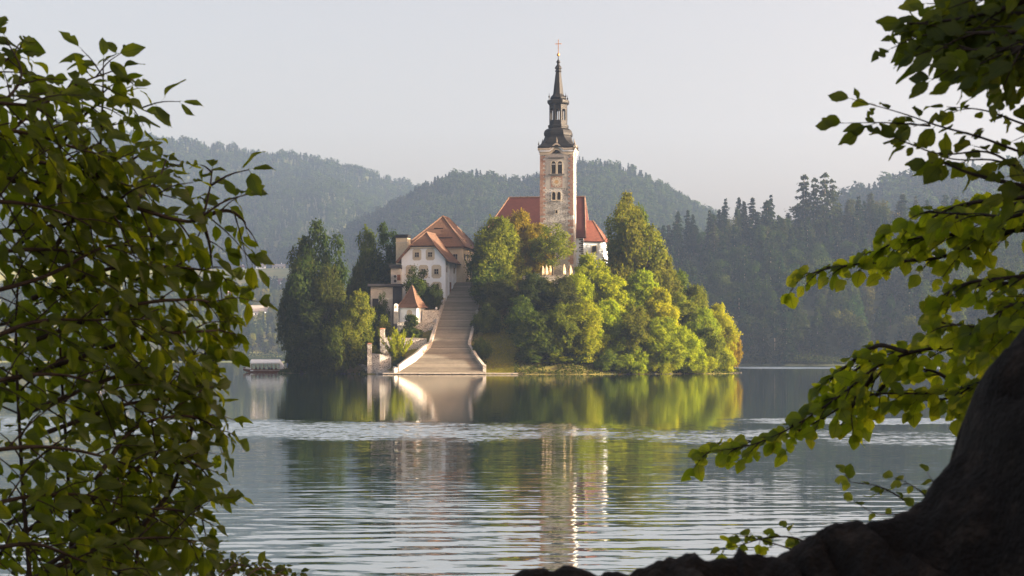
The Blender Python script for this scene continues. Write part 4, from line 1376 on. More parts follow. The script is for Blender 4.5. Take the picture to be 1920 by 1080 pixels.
knob = [(4.4, 136.2), (6.3, 134.2), (6.4, 133), (4.6, 131.2), (4.4, 130.2), (6.6, 129), (6.6, 127.2), (5.2, 124.5), (3.0, 122), (2.3, 120), (2.6, 118.8), (4.0, 116.8), (3.8, 115.4), (2.2, 113.4), (1.1, 111.4), (.75, 108), (.6, 105)]
MB().lathe([(sw(h), sp(p)) for h, p in knob], 8, R(22.5)).build('spire_knob', M['slate'], CH)
ball = [(sw(2.75) * math.sin(math.pi * k / 10) + .01, sp(102.6) - math.cos(math.pi * k / 10) * sw(3.3)) for k in range(11)]
MB().lathe(ball, 12).build('ball', M['gold'], CH, smooth=True)
mb = MB().box(-.075, .075, -.06, .06, sp(99.6), sp(75))
mb.box(-.66, -.078, -.05, .05, sp(82.9), sp(81.6)); mb.box(.078, .66, -.05, .05, sp(82.9), sp(81.6))
for x_, p_ in ((-.66, 82.25), (.66, 82.25), (0, 74.8)):
    mb.lathe([(.01, sp(p_) - .13), (.12, sp(p_)), (.01, sp(p_) + .13)], 6, cx=x_)
mb.build('cross', M['gold'], CH)
for sx in (-1, 1):
    for sy in (-1, 1):
        MB().lathe([(.12, 0), (.08, .2), (.07, .5), (.2, .72), (.2, .88), (.07, 1.05), (.05, 1.3), (.02, 1.65)], 6, cx=sx * sw(15.6), cy=sy * sw(15.6)).build('finial', M['slate'], CH, loc=(0, 0, sp(189.4)))

# nave
def hip(mb, x0, x1, y0, y1, ze, rx0, rx1, ry, zr, t=.25):
    A, Bq, Cq, Dq = (x0, y0, ze), (x1, y0, ze), (x1, y1, ze), (x0, y1, ze)
    P, Q_ = (rx0, ry, zr), (rx1, ry, zr)
    mb.slab([A, Bq, Q_, P], t); mb.slab([Bq, Cq, Q_], t); mb.slab([Cq, Dq, P, Q_], t); mb.slab([Dq, A, P], t)
    return [(A, P), (Bq, Q_), (Cq, Q_), (Dq, P), (P, Q_)]
nze = zat(445.5, 421) - 20; nzr = zat(369.5, 430) - 20
mb = MB().box(-18.6, 5.6, 3.95, 20.0, -3, nze - .1)
mb.build('nave_wall', M['white'], CH)
mb = MB()
edges = hip(mb, -19.2, 6.2, 3.3, 20.6, nze, -13.4, 5.2, 12.0, nzr)
ro = mb.build('nave_roof', M['redroof'], CH)
rt = MB()
for a, b in edges:
    rt.tube([Vector(a) + Vector((0, 0, .05)), Vector(b) + Vector((0, 0, .05))], [.16, .16], 6)
rt.build('ridge_tile', M['ridge'], ro)
py = 448.0
k = 0
while py < 500:
    wid = 1.1 if k % 2 == 0 else .7
    MB().box(5.63 - wid, 5.63, 3.91, 4.3, zat(py + 3.1, 422) - 20, zat(py, 422) - 20).build('quoin', M['greystone'], CH)
    py += 3.7; k += 1
# choir, a little turned towards the sun
CR = R(12)
def cw(x, y):  # choir plan coordinates into church coordinates
    return (5.7 + x * math.cos(CR) - y * math.sin(CR), 5.4 + x * math.sin(CR) + y * math.cos(CR))
cze = zat(452.8, 423) - 20; czr = zat(413.5, 427) - 20
plan = [(-.4, 0), (4.6, 0), (6.0, 2.4), (6.0, 6.0), (4.6, 8.4), (-.4, 8.4)]
ring = [cw(*p) for p in plan]
mb = MB().loft([[(x, y, -3) for x, y in ring], [(x, y, cze - .08) for x, y in ring]])
mb.build('choir_wall', M['white'], CH)
eav = [(-.9, -.5), (4.9, -.5), (6.55, 2.2), (6.55, 6.2), (4.9, 8.9), (-.9, 8.9)]
e3 = [(*cw(*p), cze) for p in eav]
ap = (*cw(2.6, 4.2), czr); ab = (*cw(-.9, 4.2), czr)
mb = MB()
mb.slab([e3[0], e3[1], ap, ab], .2)
mb.slab([e3[1], e3[2], ap], .2); mb.slab([e3[2], e3[3], ap], .2); mb.slab([e3[3], e3[4], ap], .2); mb.slab([e3[4], e3[5], ab, ap], .2)
cro = mb.build('choir_roof', M['choirroof'], CH)
rt = MB()
for a in e3[1:5]:
    rt.tube([Vector(a) + Vector((0, 0, .04)), Vector(ap) + Vector((0, 0, .04))], [.11, .11], 6)
rt.build('ridge_tile', M['ridge'], cro)
cg = MB()
wx, wy = cw(2.35, -.01)
for (u0, u1, v0, v1, nm_, mt_, off) in ((-.75, .75, 1.0, 2.9, 'choir_window', 'surround', .05), (-.5, .5, 1.2, 2.7, 'pane', 'glass', .07)):
    p0, p1 = cw(2.35 + u0, -off), cw(2.35 + u1, -off)
    p2, p3 = cw(2.35 + u1, -.002), cw(2.35 + u0, -.002)
    b = MB().loft([[(*p, cze - 4.4 + v0 + .6) for p in (p0, p1, p2, p3)], [(*p, cze - 4.4 + v1 + .6) for p in (p0, p1, p2, p3)]])
    b = b.build(nm_, M[mt_], CH if nm_ == 'choir_window' else cg)
    cg = b

# ---- closed parasols on the church terrace
def parasol(px, D, top, label, lean=0.0):
    X = xat(px, D)
    zb = 21.75
    o = empty('closed_parasol', (X, D, zb), label, 'parasol', 'closed parasols on the church terrace')
    h = zat(top, D) - zb
    MB().tube([(0, 0, 0), (0, 0, h)], [.035, .03], 6).build('pole', M['metal'], o)
    MB().box(-.3, .3, -.3, .3, -.02, .08).build('base', M['greystone'], o)
    rings = []
    for f, r in ((.28, .30), (.34, .36), (.5, .34), (.7, .26), (.88, .14), (.98, .05), (1.0, .02)):
        rings.append([((r * (1 + .22 * math.cos(7 * a)) * math.cos(a)), r * (1 + .22 * math.cos(7 * a)) * math.sin(a), h * f) for a in [2 * math.pi * k / 28 for k in range(28)]])
    MB().loft(rings).build('canopy', M['parasol'], o)
    MB().lathe([(.37, h * .46), (.37, h * .49)], 12).build('strap', M['canvas'], o)
parasol(1018, 406, 498, 'closed cream parasol, leftmost of the three beside the tree trunk')
parasol(1024.3, 404.5, 496, 'closed cream parasol, middle of the three beside the tree trunk')
parasol(1031.5, 406, 496.5, 'closed cream parasol, rightmost of the three beside the tree trunk')
parasol(1057.5, 404.2, 495, 'closed cream parasol, taller one of the pair below the tower')
parasol(1069.8, 404.8, 497.5, 'closed cream parasol, right one of the pair below the tower')

# ---- shrine slab, lamp, signs
sx_ = xat(742.5, 391.0)
sb_ = zat(584, 391)
o = empty('white_shrine', (sx_, 391.0, sb_), 'small white arched shrine between annex and little chapel', 'shrine')
z6 = lambda py: zat(py, 391) - sb_
MB().box(-.5, .5, -.4, .4, -6, -.002).build('plinth', M['greystone'], o)
out = [(-.42, 0), (.42, 0)] + [(.42 * math.cos(math.pi * k / 8), z6(572.5) + .42 * math.sin(math.pi * k / 8)) for k in range(9)]
MB().loft([[(p, -.3, q) for p, q in out], [(p, .3, q) for p, q in out]]).build('body', M['white'], o)
MB().box(-.2, .2, -.33, -.302, z6(578), z6(573)).build('niche', M['cream'], o)
lp = (xat(818, 394.6), 394.6, zat(583, 394.6))
o = empty('globe_lamp', lp, 'unlit round white globe lamp on the wall beside the steps', 'lamp')
MB().tube([(0, 0, -.4), (0, 0, .35)], [.05, .04], 6).build('post', M['slate'], o)
MB().lathe([(.28 * math.sin(math.pi * k / 8) + .005, .58 - .28 * math.cos(math.pi * k / 8)) for k in range(9)], 12).build('globe', M['signwhite'], o, smooth=True)
def sign(px, D, y0, y1, w, label, post=True):
    X = xat(px, D); zb = iz(X, D)
    o = empty('sign', (X, D, zb), label, 'sign')
    MB().tube([(0, 0, -.3), (0, 0, zat(y1, D) - zb)], [.04, .04], 6).build('post', M['metal'], o)
    b = MB().box(-w / 2, w / 2, -.06, -.04, zat(y1, D) - zb, zat(y0, D) - zb).build('board', M['signwhite'], o)
    zc_ = (zat(y1, D) + zat(y0, D)) / 2 - zb
    m = MB().box(-w * .06, w * .06, -.066, -.062, zc_ - .12, zc_ + .14)
    m.box(-w * .25, w * .25, -.072, -.067, zc_ - .2, zc_ - .14)
    m.build('symbol', M['signblue'], b)
sign(740.5, 375.6, 687, 693, .62, 'small white notice sign with dark symbol near the waterline left of the steps')
sign(957.5, 377.5, 692, 696, .42, 'tiny white sign by the waterline right of the landing')

# ================================================================ TREES AND BUSHES ON THE ISLAND
# px centre, crown top, width (photograph px at its distance), distance, kind, colour, label
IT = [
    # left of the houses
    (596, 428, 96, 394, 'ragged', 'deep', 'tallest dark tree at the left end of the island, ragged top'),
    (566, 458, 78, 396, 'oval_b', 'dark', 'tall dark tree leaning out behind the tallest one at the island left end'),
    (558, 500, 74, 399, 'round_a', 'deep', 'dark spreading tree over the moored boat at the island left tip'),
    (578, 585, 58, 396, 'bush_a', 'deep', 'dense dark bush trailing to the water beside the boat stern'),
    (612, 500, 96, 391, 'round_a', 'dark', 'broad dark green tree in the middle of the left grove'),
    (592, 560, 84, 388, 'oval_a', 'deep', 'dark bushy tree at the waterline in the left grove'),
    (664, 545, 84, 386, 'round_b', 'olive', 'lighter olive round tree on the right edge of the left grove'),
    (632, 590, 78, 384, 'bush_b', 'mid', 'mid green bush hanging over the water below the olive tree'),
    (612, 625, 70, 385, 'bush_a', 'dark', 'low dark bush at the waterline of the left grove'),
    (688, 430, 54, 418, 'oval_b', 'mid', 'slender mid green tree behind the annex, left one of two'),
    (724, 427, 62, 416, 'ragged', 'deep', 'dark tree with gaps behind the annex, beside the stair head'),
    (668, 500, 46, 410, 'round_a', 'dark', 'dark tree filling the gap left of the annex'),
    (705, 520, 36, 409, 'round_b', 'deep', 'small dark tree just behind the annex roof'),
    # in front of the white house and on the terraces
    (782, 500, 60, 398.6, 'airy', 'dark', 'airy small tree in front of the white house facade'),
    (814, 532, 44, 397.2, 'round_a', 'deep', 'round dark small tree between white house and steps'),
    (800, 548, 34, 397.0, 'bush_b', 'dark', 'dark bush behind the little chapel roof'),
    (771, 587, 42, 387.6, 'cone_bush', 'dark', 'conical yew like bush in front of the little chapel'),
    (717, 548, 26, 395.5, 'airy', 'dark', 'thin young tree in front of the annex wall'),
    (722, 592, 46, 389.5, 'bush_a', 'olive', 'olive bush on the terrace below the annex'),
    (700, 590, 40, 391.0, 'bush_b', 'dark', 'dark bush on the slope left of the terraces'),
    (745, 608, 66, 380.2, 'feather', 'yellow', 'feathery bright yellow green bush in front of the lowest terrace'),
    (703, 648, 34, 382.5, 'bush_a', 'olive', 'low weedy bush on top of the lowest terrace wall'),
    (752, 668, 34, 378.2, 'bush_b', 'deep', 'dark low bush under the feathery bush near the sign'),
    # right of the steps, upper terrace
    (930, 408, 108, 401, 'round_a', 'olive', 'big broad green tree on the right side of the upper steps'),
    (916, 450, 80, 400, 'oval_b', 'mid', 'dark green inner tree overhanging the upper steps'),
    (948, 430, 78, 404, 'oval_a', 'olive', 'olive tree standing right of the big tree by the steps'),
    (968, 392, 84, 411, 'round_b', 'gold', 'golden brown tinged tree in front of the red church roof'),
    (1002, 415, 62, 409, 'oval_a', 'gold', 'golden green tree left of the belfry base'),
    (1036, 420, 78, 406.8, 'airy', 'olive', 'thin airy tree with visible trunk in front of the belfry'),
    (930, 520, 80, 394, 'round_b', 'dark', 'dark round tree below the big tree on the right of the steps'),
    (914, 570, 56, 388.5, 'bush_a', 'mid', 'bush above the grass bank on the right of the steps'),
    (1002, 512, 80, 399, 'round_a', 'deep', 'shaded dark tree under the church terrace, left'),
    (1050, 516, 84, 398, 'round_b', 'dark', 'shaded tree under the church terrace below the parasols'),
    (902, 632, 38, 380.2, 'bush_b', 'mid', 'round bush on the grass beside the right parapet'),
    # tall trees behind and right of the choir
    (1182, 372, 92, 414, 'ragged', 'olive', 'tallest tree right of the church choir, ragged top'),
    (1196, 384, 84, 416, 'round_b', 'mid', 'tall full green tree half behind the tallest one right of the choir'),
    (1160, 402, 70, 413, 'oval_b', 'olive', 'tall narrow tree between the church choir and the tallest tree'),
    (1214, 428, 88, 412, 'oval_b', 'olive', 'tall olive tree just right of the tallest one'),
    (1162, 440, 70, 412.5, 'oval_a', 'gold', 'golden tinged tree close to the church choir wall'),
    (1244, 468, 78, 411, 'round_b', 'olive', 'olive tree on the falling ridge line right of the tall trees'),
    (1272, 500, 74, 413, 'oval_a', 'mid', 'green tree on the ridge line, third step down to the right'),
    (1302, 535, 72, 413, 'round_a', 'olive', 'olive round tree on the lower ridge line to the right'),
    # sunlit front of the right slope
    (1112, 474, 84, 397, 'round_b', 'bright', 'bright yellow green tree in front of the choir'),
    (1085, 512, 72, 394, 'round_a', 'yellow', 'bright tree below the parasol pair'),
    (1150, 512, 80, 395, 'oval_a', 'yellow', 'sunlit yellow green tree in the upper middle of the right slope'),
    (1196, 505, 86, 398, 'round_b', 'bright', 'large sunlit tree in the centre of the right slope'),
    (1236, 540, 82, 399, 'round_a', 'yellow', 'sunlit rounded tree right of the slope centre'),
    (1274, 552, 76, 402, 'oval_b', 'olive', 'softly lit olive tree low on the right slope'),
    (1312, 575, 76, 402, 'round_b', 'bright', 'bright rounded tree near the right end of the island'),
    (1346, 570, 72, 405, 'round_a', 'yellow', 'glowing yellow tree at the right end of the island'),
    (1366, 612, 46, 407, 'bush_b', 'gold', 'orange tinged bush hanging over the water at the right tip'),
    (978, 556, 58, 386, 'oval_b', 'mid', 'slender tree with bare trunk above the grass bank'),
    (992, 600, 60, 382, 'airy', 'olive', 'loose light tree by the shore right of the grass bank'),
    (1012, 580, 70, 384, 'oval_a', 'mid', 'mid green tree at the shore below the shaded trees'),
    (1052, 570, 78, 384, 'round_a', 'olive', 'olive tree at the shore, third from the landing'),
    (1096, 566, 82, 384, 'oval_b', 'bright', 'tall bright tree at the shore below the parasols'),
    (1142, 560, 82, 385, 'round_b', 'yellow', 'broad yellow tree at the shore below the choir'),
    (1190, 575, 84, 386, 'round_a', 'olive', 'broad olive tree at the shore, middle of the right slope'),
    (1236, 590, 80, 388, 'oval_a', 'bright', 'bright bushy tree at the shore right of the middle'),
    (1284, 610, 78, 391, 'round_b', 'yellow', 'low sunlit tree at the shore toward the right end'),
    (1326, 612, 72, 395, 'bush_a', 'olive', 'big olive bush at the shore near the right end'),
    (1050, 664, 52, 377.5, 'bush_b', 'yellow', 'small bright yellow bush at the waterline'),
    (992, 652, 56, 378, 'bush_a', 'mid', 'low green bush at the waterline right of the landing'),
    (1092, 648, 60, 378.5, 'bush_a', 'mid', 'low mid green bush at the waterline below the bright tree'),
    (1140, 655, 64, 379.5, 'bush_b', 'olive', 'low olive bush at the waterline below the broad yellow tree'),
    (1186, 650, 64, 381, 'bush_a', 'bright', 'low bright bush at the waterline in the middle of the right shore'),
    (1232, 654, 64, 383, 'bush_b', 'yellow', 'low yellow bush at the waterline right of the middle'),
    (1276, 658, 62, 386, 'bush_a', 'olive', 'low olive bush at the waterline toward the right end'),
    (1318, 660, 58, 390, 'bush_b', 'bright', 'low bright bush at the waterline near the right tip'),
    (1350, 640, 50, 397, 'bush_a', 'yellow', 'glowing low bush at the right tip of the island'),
]
rr = random.Random(21)
for px, top, wpx, D, proto, col, label in IT:
    # stand it far enough down the bank to have a natural height for its width
    for _ in range(9):
        X = xat(px, D)
        zb = max(iz(X, D), 0.05)
        h = max(zat(top, D) - zb, 1.0)
        if px < 965 or h > wpx * D / F * (1.0 if 'bush' in proto else 1.35) or D < 379 or iz(xat(px, D - 1), D - 1) < .15: break
        D -= 1.0
    small = 'bush' in proto or proto == 'feather'
    nomw = {'round_a': .80, 'round_b': .78, 'oval_a': .52, 'oval_b': .52, 'ragged': .58, 'airy': .66, 'bush_a': 1.25, 'bush_b': 1.2, 'cone_bush': .72, 'feather': .95}[proto]
    w = wpx * D / F / nomw * 1.06
    jit = (rr.uniform(-.1, .12), rr.uniform(-.08, .1))
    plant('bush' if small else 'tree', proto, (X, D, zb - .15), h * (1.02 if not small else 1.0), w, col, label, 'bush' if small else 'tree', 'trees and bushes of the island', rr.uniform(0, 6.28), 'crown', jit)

# low undergrowth that clothes the steep bank between the trees (one uncountable mass)
rng = np.random.default_rng(77)
n = 90000
X = rng.uniform(-54, 54, n); Y = rng.uniform(371, 430, n)
Z = island_z(X, Y)
cl = fbm2(X, Y, 33, 3, 3.0)
keep = (Z > 0.02) & (cl > -0.2)
keep &= ~((X > stair_l(Y) - 1.2) & (X < stair_r(Y) + 0.8) & (Y < 416))
keep &= ~((X > -31) & (X < -13) & (Y > 372))
keep &= ~((X > -5.5) & (X < 0.5) & (Y < 388))
keep &= ~((X > 1) & (X < 24) & (Y > 402.0))
P = np.stack([X, Y, Z + np.abs(rng.normal(0, .45, n)) * (0.6 + cl)], 1)[keep]
N = unit(rng, len(P)) * .8 + np.array([0, -.3, .6])
V, Q = cards(P, N, .42, rng, .7, .2)
u = link('undergrowth', np_mesh('undergrowth', V, Q, M['foliage'], np.clip(rng.normal(.4, .25, len(P)), 0, 1)), kind='stuff')
u.color = (.055, .068, .016, 1)
# dry grass tufts on the lit bank
n = 9000
X = rng.uniform(-6.5, 1.5, n); Y = rng.uniform(373, 391, n)
Z = island_z(X, Y)
keep = (Z > .1) & (X > stair_r(Y) + .5)
P = np.stack([X, Y, Z + .05], 1)[keep]
N = np.stack([rng.normal(0, .5, len(P)), rng.normal(-.8, .3, len(P)), rng.normal(.2, .2, len(P))], 1)
V, Q = cards(P, N, .30, rng, .35, -1.5)
u = link('grass', np_mesh('grass', V, Q, M['foliage'], np.clip(rng.normal(.5, .25, len(P)), 0, 1)), kind='stuff')
u.color = (.26, .235, .04, 1)
# stones along the island's waterline
mb = MB()
for i in range(260):
    a = rr.uniform(math.pi, 2 * math.pi)
    x, y = IA * math.cos(a), ICY + IB * math.sin(a)
    if -26 < x < 1.5: continue
    # walk inward until the ground comes out of the water
    for k in range(30):
        if iz(x, y) > .02: break
        x *= .993; y = ICY + (y - ICY) * .993
    x += rr.gauss(0, .5); y += abs(rr.gauss(0, .8))
    r = rr.uniform(.12, .34)
    mb.lathe([(r * .5, -r * .6), (r, -r * .1), (r * .8, r * .4), (r * .25, r * .62)], 5, rr.uniform(0, 6))
    sx, sy = rr.uniform(.9, 1.7), rr.uniform(.8, 1.2)
    mb.v[-20:] = [(p * sx + x, q * sy + y, w + .05) for p, q, w in mb.v[-20:]]
mb.build('shore_stones', M['wetrock'], None, kind='stuff')
# reeds at the left waterline
P = []
n = 1500
f = rng.uniform(0, 1, n)
X = (652 + 26 * f - 960) * 383.5 / F
Y = 384.5 - 1.2 * f + rng.uniform(-.7, .7, n)
hh = rng.uniform(1.2, 3.4, n) * (1 - .5 * f)
a = np.stack([X, Y, np.full(n, -.1)], 1)
lean = np.stack([rng.normal(0, .25, n), rng.normal(0, .2, n), hh], 1)
w = np.stack([np.full(n, .05), rng.normal(0, .03, n), np.zeros(n)], 1)
V = np.stack([a - w, a + w, a + lean + w * .3, a + lean - w * .3], 1).reshape(-1, 3)
link('reeds', np_mesh('reeds', V, np.arange(4 * n).reshape(n, 4), M['reed']), kind='stuff')

# ================================================================ THE WOODED SLOPE ON THE RIGHT SHORE
rr = random.Random(5)
cand = []
x = 56.0
while x < 345:
    y = 838.0
    while y < 1120:
        X, Y = x + rr.uniform(-6, 6), y + rr.uniform(-6, 6)
        s = float(shore_right(np.array([X]))[0])
        if Y > s + 1.5:
            cand.append((X, Y))
        y += 12.5
    x += 11.5
tall = [(1508, 322, 'pine'), (1528, 328, 'pine'), (1547, 318, 'pine'), (1560, 330, 'pine')]
sel, rest = [], []
for X, Y in cand:
    px = 960 + X / Y * F
    z = float(wood_ground(np.array([X]), np.array([Y]))[0])
    (sel if (1222 < px < 1935) else rest).append((X, Y, z, px))
sel.sort(key=lambda c: c[1])
front = [c for c in sel if c[1] < 905]
crest = [c for c in sel if c[1] > 1015 and c[1] < 1090]
mid = [c for c in sel if 905 <= c[1] <= 1015]
LIMIT = 290
things = front + crest + mid
extra = things[LIMIT:] + [c for c in sel if c[1] >= 1090] + rest
things = things[:LIMIT]
def wood_tree(X, Y, z, px, high):
    u = rr.random()
    if high:   # conifers crown the ridge
        con = u < .72
    else:
        con = u < .42
    if con:
        proto = rr.choice(['spruce_a', 'spruce_b', 'spruce_c', 'spruce_d', 'spruce_e'])
        h = rr.uniform(15, 30); w = h * rr.uniform(.8, 1.3)
        col = 'larch' if rr.random() < .02 else rr.choice(['spruce', 'spruce', 'pine'])
    else:
        proto = rr.choice(['far_round_a', 'far_round_b', 'far_tall'])
        h = rr.uniform(15, 24); w = h * rr.uniform(.75, 1.05)
        col = rr.choice(['fars', 'fars', 'farpale', 'pine'])
    return proto, h, w, col
CON_L = 'dark conifer among many on the wooded slope across the lake'
BRO_L = 'leafy tree among many on the wooded slope across the lake'
for X, Y, z, px in things:
    proto, h, w, col = wood_tree(X, Y, z, px, Y > 1010)
    con = proto.startswith('spruce')
    hgt = 'near the far waterline' if Y < 885 else 'on the ridge' if Y > 1010 else 'halfway up'
    lab = ('dark conifer ' if con else 'leafy tree ') + hgt + (' of the wooded slope, beside the island tip' if px < 1400 else ' of the wooded slope, between island tip and lime branches' if px < 1640 else ' of the wooded slope, behind the lime branches')
    if col == 'larch':
        lab = None
    tr_ = plant('conifer_tree' if con else 'leafy_tree', proto, (X, Y, z - .4), h, w, col, lab, 'tree',
          ('conifers ' if con else 'leafy trees ') + hgt + ' of the wooded slope', rr.uniform(0, 6.28), 'crown', (rr.uniform(-.15, .2), rr.uniform(-.12, .15)))
larches = sorted([o for o in C.objects if 'group' in o and 'wooded slope' in o['group'] and 'label' not in o], key=lambda o: o.location.x / o.location.y)
for k, o in enumerate(larches):
    o['label'] = 'pale yellowish conifer standing out on the wooded slope, ' + ('leftmost' if k == 0 else 'rightmost' if k == len(larches) - 1 else ['', 'second', 'third', 'fourth', 'fifth', 'sixth', 'seventh', 'eighth', 'ninth'][k] + ' from the left') + ' of its colour'
for (px, top, _), lab in zip(tall, ('lone tall pine with bare trunk above the ridge of the wooded slope, leftmost', 'thin tall pine above the ridge of the wooded slope, second from left', 'tallest pine above the ridge of the wooded slope, broad top', 'tall pine above the ridge of the wooded slope, rightmost of the four')):
    Y = 1062 + rr.uniform(-8, 8)
    X = xat(px, Y)
    z = float(wood_ground(np.array([X]), np.array([Y]))[0])
    h = zat(top, Y) - z
    plant('pine_tree', 'larch', (X, Y, z), h, h * rr.uniform(.8, 1.1), 'pine', lab, 'tree', 'tall pines above the ridge', rr.uniform(0, 6))
ex = {}
for X, Y, z, px in extra:
    proto, h, w, col = wood_tree(X, Y, z, px, Y > 1010)
    if proto.startswith('spruce'): proto = 'spruce_a'
    else: proto = 'far_round_a'
    ex.setdefault(proto, []).append((X, Y, z - .4, w, h))
for proto, l in ex.items():
    scatter('leafy_woods' if 'round' in proto else 'conifer_woods', [c[:3] for c in l], [(c[3], c[3], c[4]) for c in l], [rr.uniform(0, 6) for _ in l], PR[proto][0], 'slope_' + proto, GREEN['spruce' if 'spruce' in proto else 'fars'])
# shrubs along the far waterline, one continuous fringe
n = 26000
X = rng.uniform(55, 345, n)
Y = shore_right(X) + rng.exponential(5, n)
Z = wood_ground(X, Y) + np.abs(rng.normal(0, 2.4, n)) * (0.5 + 0.5 * fbm2(X, Y, 40, 3, 9))
N = unit(rng, n) + np.array([0, -.4, .5])
V, Q = cards(np.stack([X, Y, Z], 1), N, 1.0, rng, .7, .2)
u = link('shore_undergrowth', np_mesh('shore_undergrowth', V, Q, M['foliage'], np.clip(rng.normal(.4, .2, n), 0, 1)), kind='stuff')
u.color = (.045, .055, .018, 1)

n = 22000
X = rng.uniform(-640, -120, n)
Y = shore_left(X) + rng.exponential(9, n) + 1
Z = valley(X, Y) + np.abs(rng.normal(0, 2.6, n)) * (0.6 + 0.5 * fbm2(X, Y, 41, 3, 14))
V, Q = cards(np.stack([X, Y, Z], 1), unit(rng, n) + np.array([0, -.4, .5]), 1.7, rng, .7, .2)
u = link('shore_undergrowth', np_mesh('shore_undergrowth', V, Q, M['foliage'], np.clip(rng.normal(.4, .2, n), 0, 1)), kind='stuff')
u.color = (.045, .058, .018, 1)
# ================================================================ LEFT SHORE: WOODS, MEADOW, VILLAGE
cand = []
n_left = 0
SHORE_L = 'hazy leafy tree of the wood along the far left shore'
HILL_L = 'leafy tree on the low hill below the village meadow'
pts = []
for i in range(4200):
    Y = rr.uniform(1500, 1930)
    px = rr.uniform(330, 700)
    X = xat(px, Y)
    s = float(shore_left(np.array([X]))[0])
    d = Y - s
    if d < 3: continue
    dens = 1.0 if d < 90 else (0.5 if d < 120 else .9 if d < 330 else .12)
    if rr.random() > dens: continue
    if any((X - a) ** 2 + (Y - b) ** 2 < 95 for a, b, _ in pts): continue
    pts.append((X, Y, d))
pts.sort(key=lambda p: p[1])
stuff_pts = []
for X, Y, d in pts:
    z = float(valley(np.array([X]), np.array([Y]))[0])
    px = 960 + X / Y * F
    py = 671 - (z - HC) * F / Y
    # keep the houses and the meadow strip in view clear
    if 462 < px < 536 and 150 < d < 215: continue
    h = rr.uniform(13, 21) if d < 110 else rr.uniform(10, 17)
    if px > 545 or n_left > 150:
        stuff_pts.append((X, Y, z - .4, h * .85, h)); continue
    n_left += 1
    proto = rr.choice(['far_round_a', 'far_round_b', 'far_tall', 'spruce_b'] if rr.random() < .5 else ['far_round_a', 'far_round_b'])
    con = proto.startswith('spruce')
    plant('conifer_tree' if con else 'leafy_tree', proto, (X, Y, z - .4), h, h * rr.uniform(.75, 1.05), 'spruce' if con else rr.choice(['fars', 'farpale', 'olive', 'farpale']),
          ('conifer in the wood around the village on the left shore' if con else SHORE_L if d < 112 else HILL_L), 'tree', 'trees around the village on the left shore', rr.uniform(0, 6), 'crown', (rr.uniform(-.1, .3), rr.uniform(-.1, .15)))
for i in range(700):
    Y = rr.uniform(1500, 1950); px = rr.uniform(-350, 330)
    X = xat(px, Y)
    d = Y - float(shore_left(np.array([X]))[0])
    if d < 3: continue
    h = rr.uniform(12, 20)
    stuff_pts.append((X, Y, float(valley(np.array([X]), np.array([Y]))[0]) - .4, h * .85, h))
scatter('leafy_woods', [c[:3] for c in stuff_pts], [(c[3], c[3], c[4]) for c in stuff_pts], [rr.uniform(0, 6) for _ in stuff_pts], PR['far_round_b'][0], 'left_shore_round', GREEN['fars'])

def gable_house(px, py_base, D, w, depth, eave, ridge, roofm, label, rz=0.0, wallm='white', nwin=2):
    X = xat(px, D)
    z = zat(py_base, D)
    o = empty('village_house', (X, D, z), label, 'house', 'houses of the village', rz)
    MB().loft([[(-w / 2, -depth / 2, -6), (w / 2, -depth / 2, -6), (w / 2, depth / 2, -6), (-w / 2, depth / 2, -6)], [(-w / 2, -depth / 2, eave), (w / 2, -depth / 2, eave), (w / 2, depth / 2, eave), (-w / 2, depth / 2, eave)]]).build('wall', M[wallm], o)
    g = MB()
    for s in (-1, 1):
        x = s * (w / 2 - .01)
        g.slab([(x, -depth / 2, eave), (x, depth / 2, eave), (x, 0, ridge - .2)][::s], .2)
    g.build('gable', M['darkwood' if wallm == 'white' and nwin > 2 else wallm], o)
    r = MB()
    e = .9
    r.slab([(-w / 2 - e, -depth / 2 - e, eave - .5), (w / 2 + e, -depth / 2 - e, eave - .5), (w / 2 + e, 0, ridge), (-w / 2 - e, 0, ridge)], .3)
    r.slab([(w / 2 + e, depth / 2 + e, eave - .5), (-w / 2 - e, depth / 2 + e, eave - .5), (-w / 2 - e, 0, ridge), (w / 2 + e, 0, ridge)], .3)
    ro_ = r.build('roof', M[roofm], o)
    MB().box(w * .18, w * .18 + .9, -.5 + depth * .1, .4 + depth * .1, ridge - 1.8, ridge + 1.1).build('chimney', M['white'], ro_)
    for k in range(nwin):
        x = -w / 2 + w * (k + .5) / nwin
        wo_ = MB().box(x - .75, x + .75, -depth / 2 - .08, -depth / 2 - .003, eave * .35, eave * .35 + 1.6).build('window', M['glass'], o)
    return o
M['greyroof'] = surf('pale_grey_roof', (.20, .18, .17), (.28, .25, .23), .5, .9, .2, .05)
gable_house(491, 594, 1690, 21, 12, 5.0, 11, 'greyroof', 'wide house with pale grey roof and dark gable above the left shore', R(18), 'white', 3)
gable_house(497, 608, 1655, 9, 12, 6, 10.5, 'redroof', 'small house with dark red roof in front of the grey roofed one', R(70), 'cream', 2)
gable_house(522, 594, 1720, 12, 9, 4.5, 8.5, 'greyroof', 'grey roofed house half hidden by the island trees', R(-10), 'white', 2)
gable_house(421, 566, 1790, 18, 11, 5.5, 10.5, 'tile', 'long house with brown roof among trees left of the grey roofed one', R(14), 'cream', 3)
for i, (px, py, w, rm, lab) in enumerate([
    (505, 537, 9, 'tile', 'tiny red roofed house on the meadow edge, left of the village row'),
    (516, 539, 8, 'redroof', 'tiny white house with red roof, second in the village row'),
    (527, 534, 10, 'tile', 'tiny house with brown roof, third in the village row'),
    (536, 536, 9, 'redroof', 'tiny house with red roof close to the island trees'),
    (500, 541, 8, 'greyroof', 'tiny house with pale roof in front of the village row')]):
    gable_house(px, py, 1960 + 12 * i, w, 8, 3.8, 7.2, rm, lab, R(10 * (i % 3) - 8), 'white', 2)
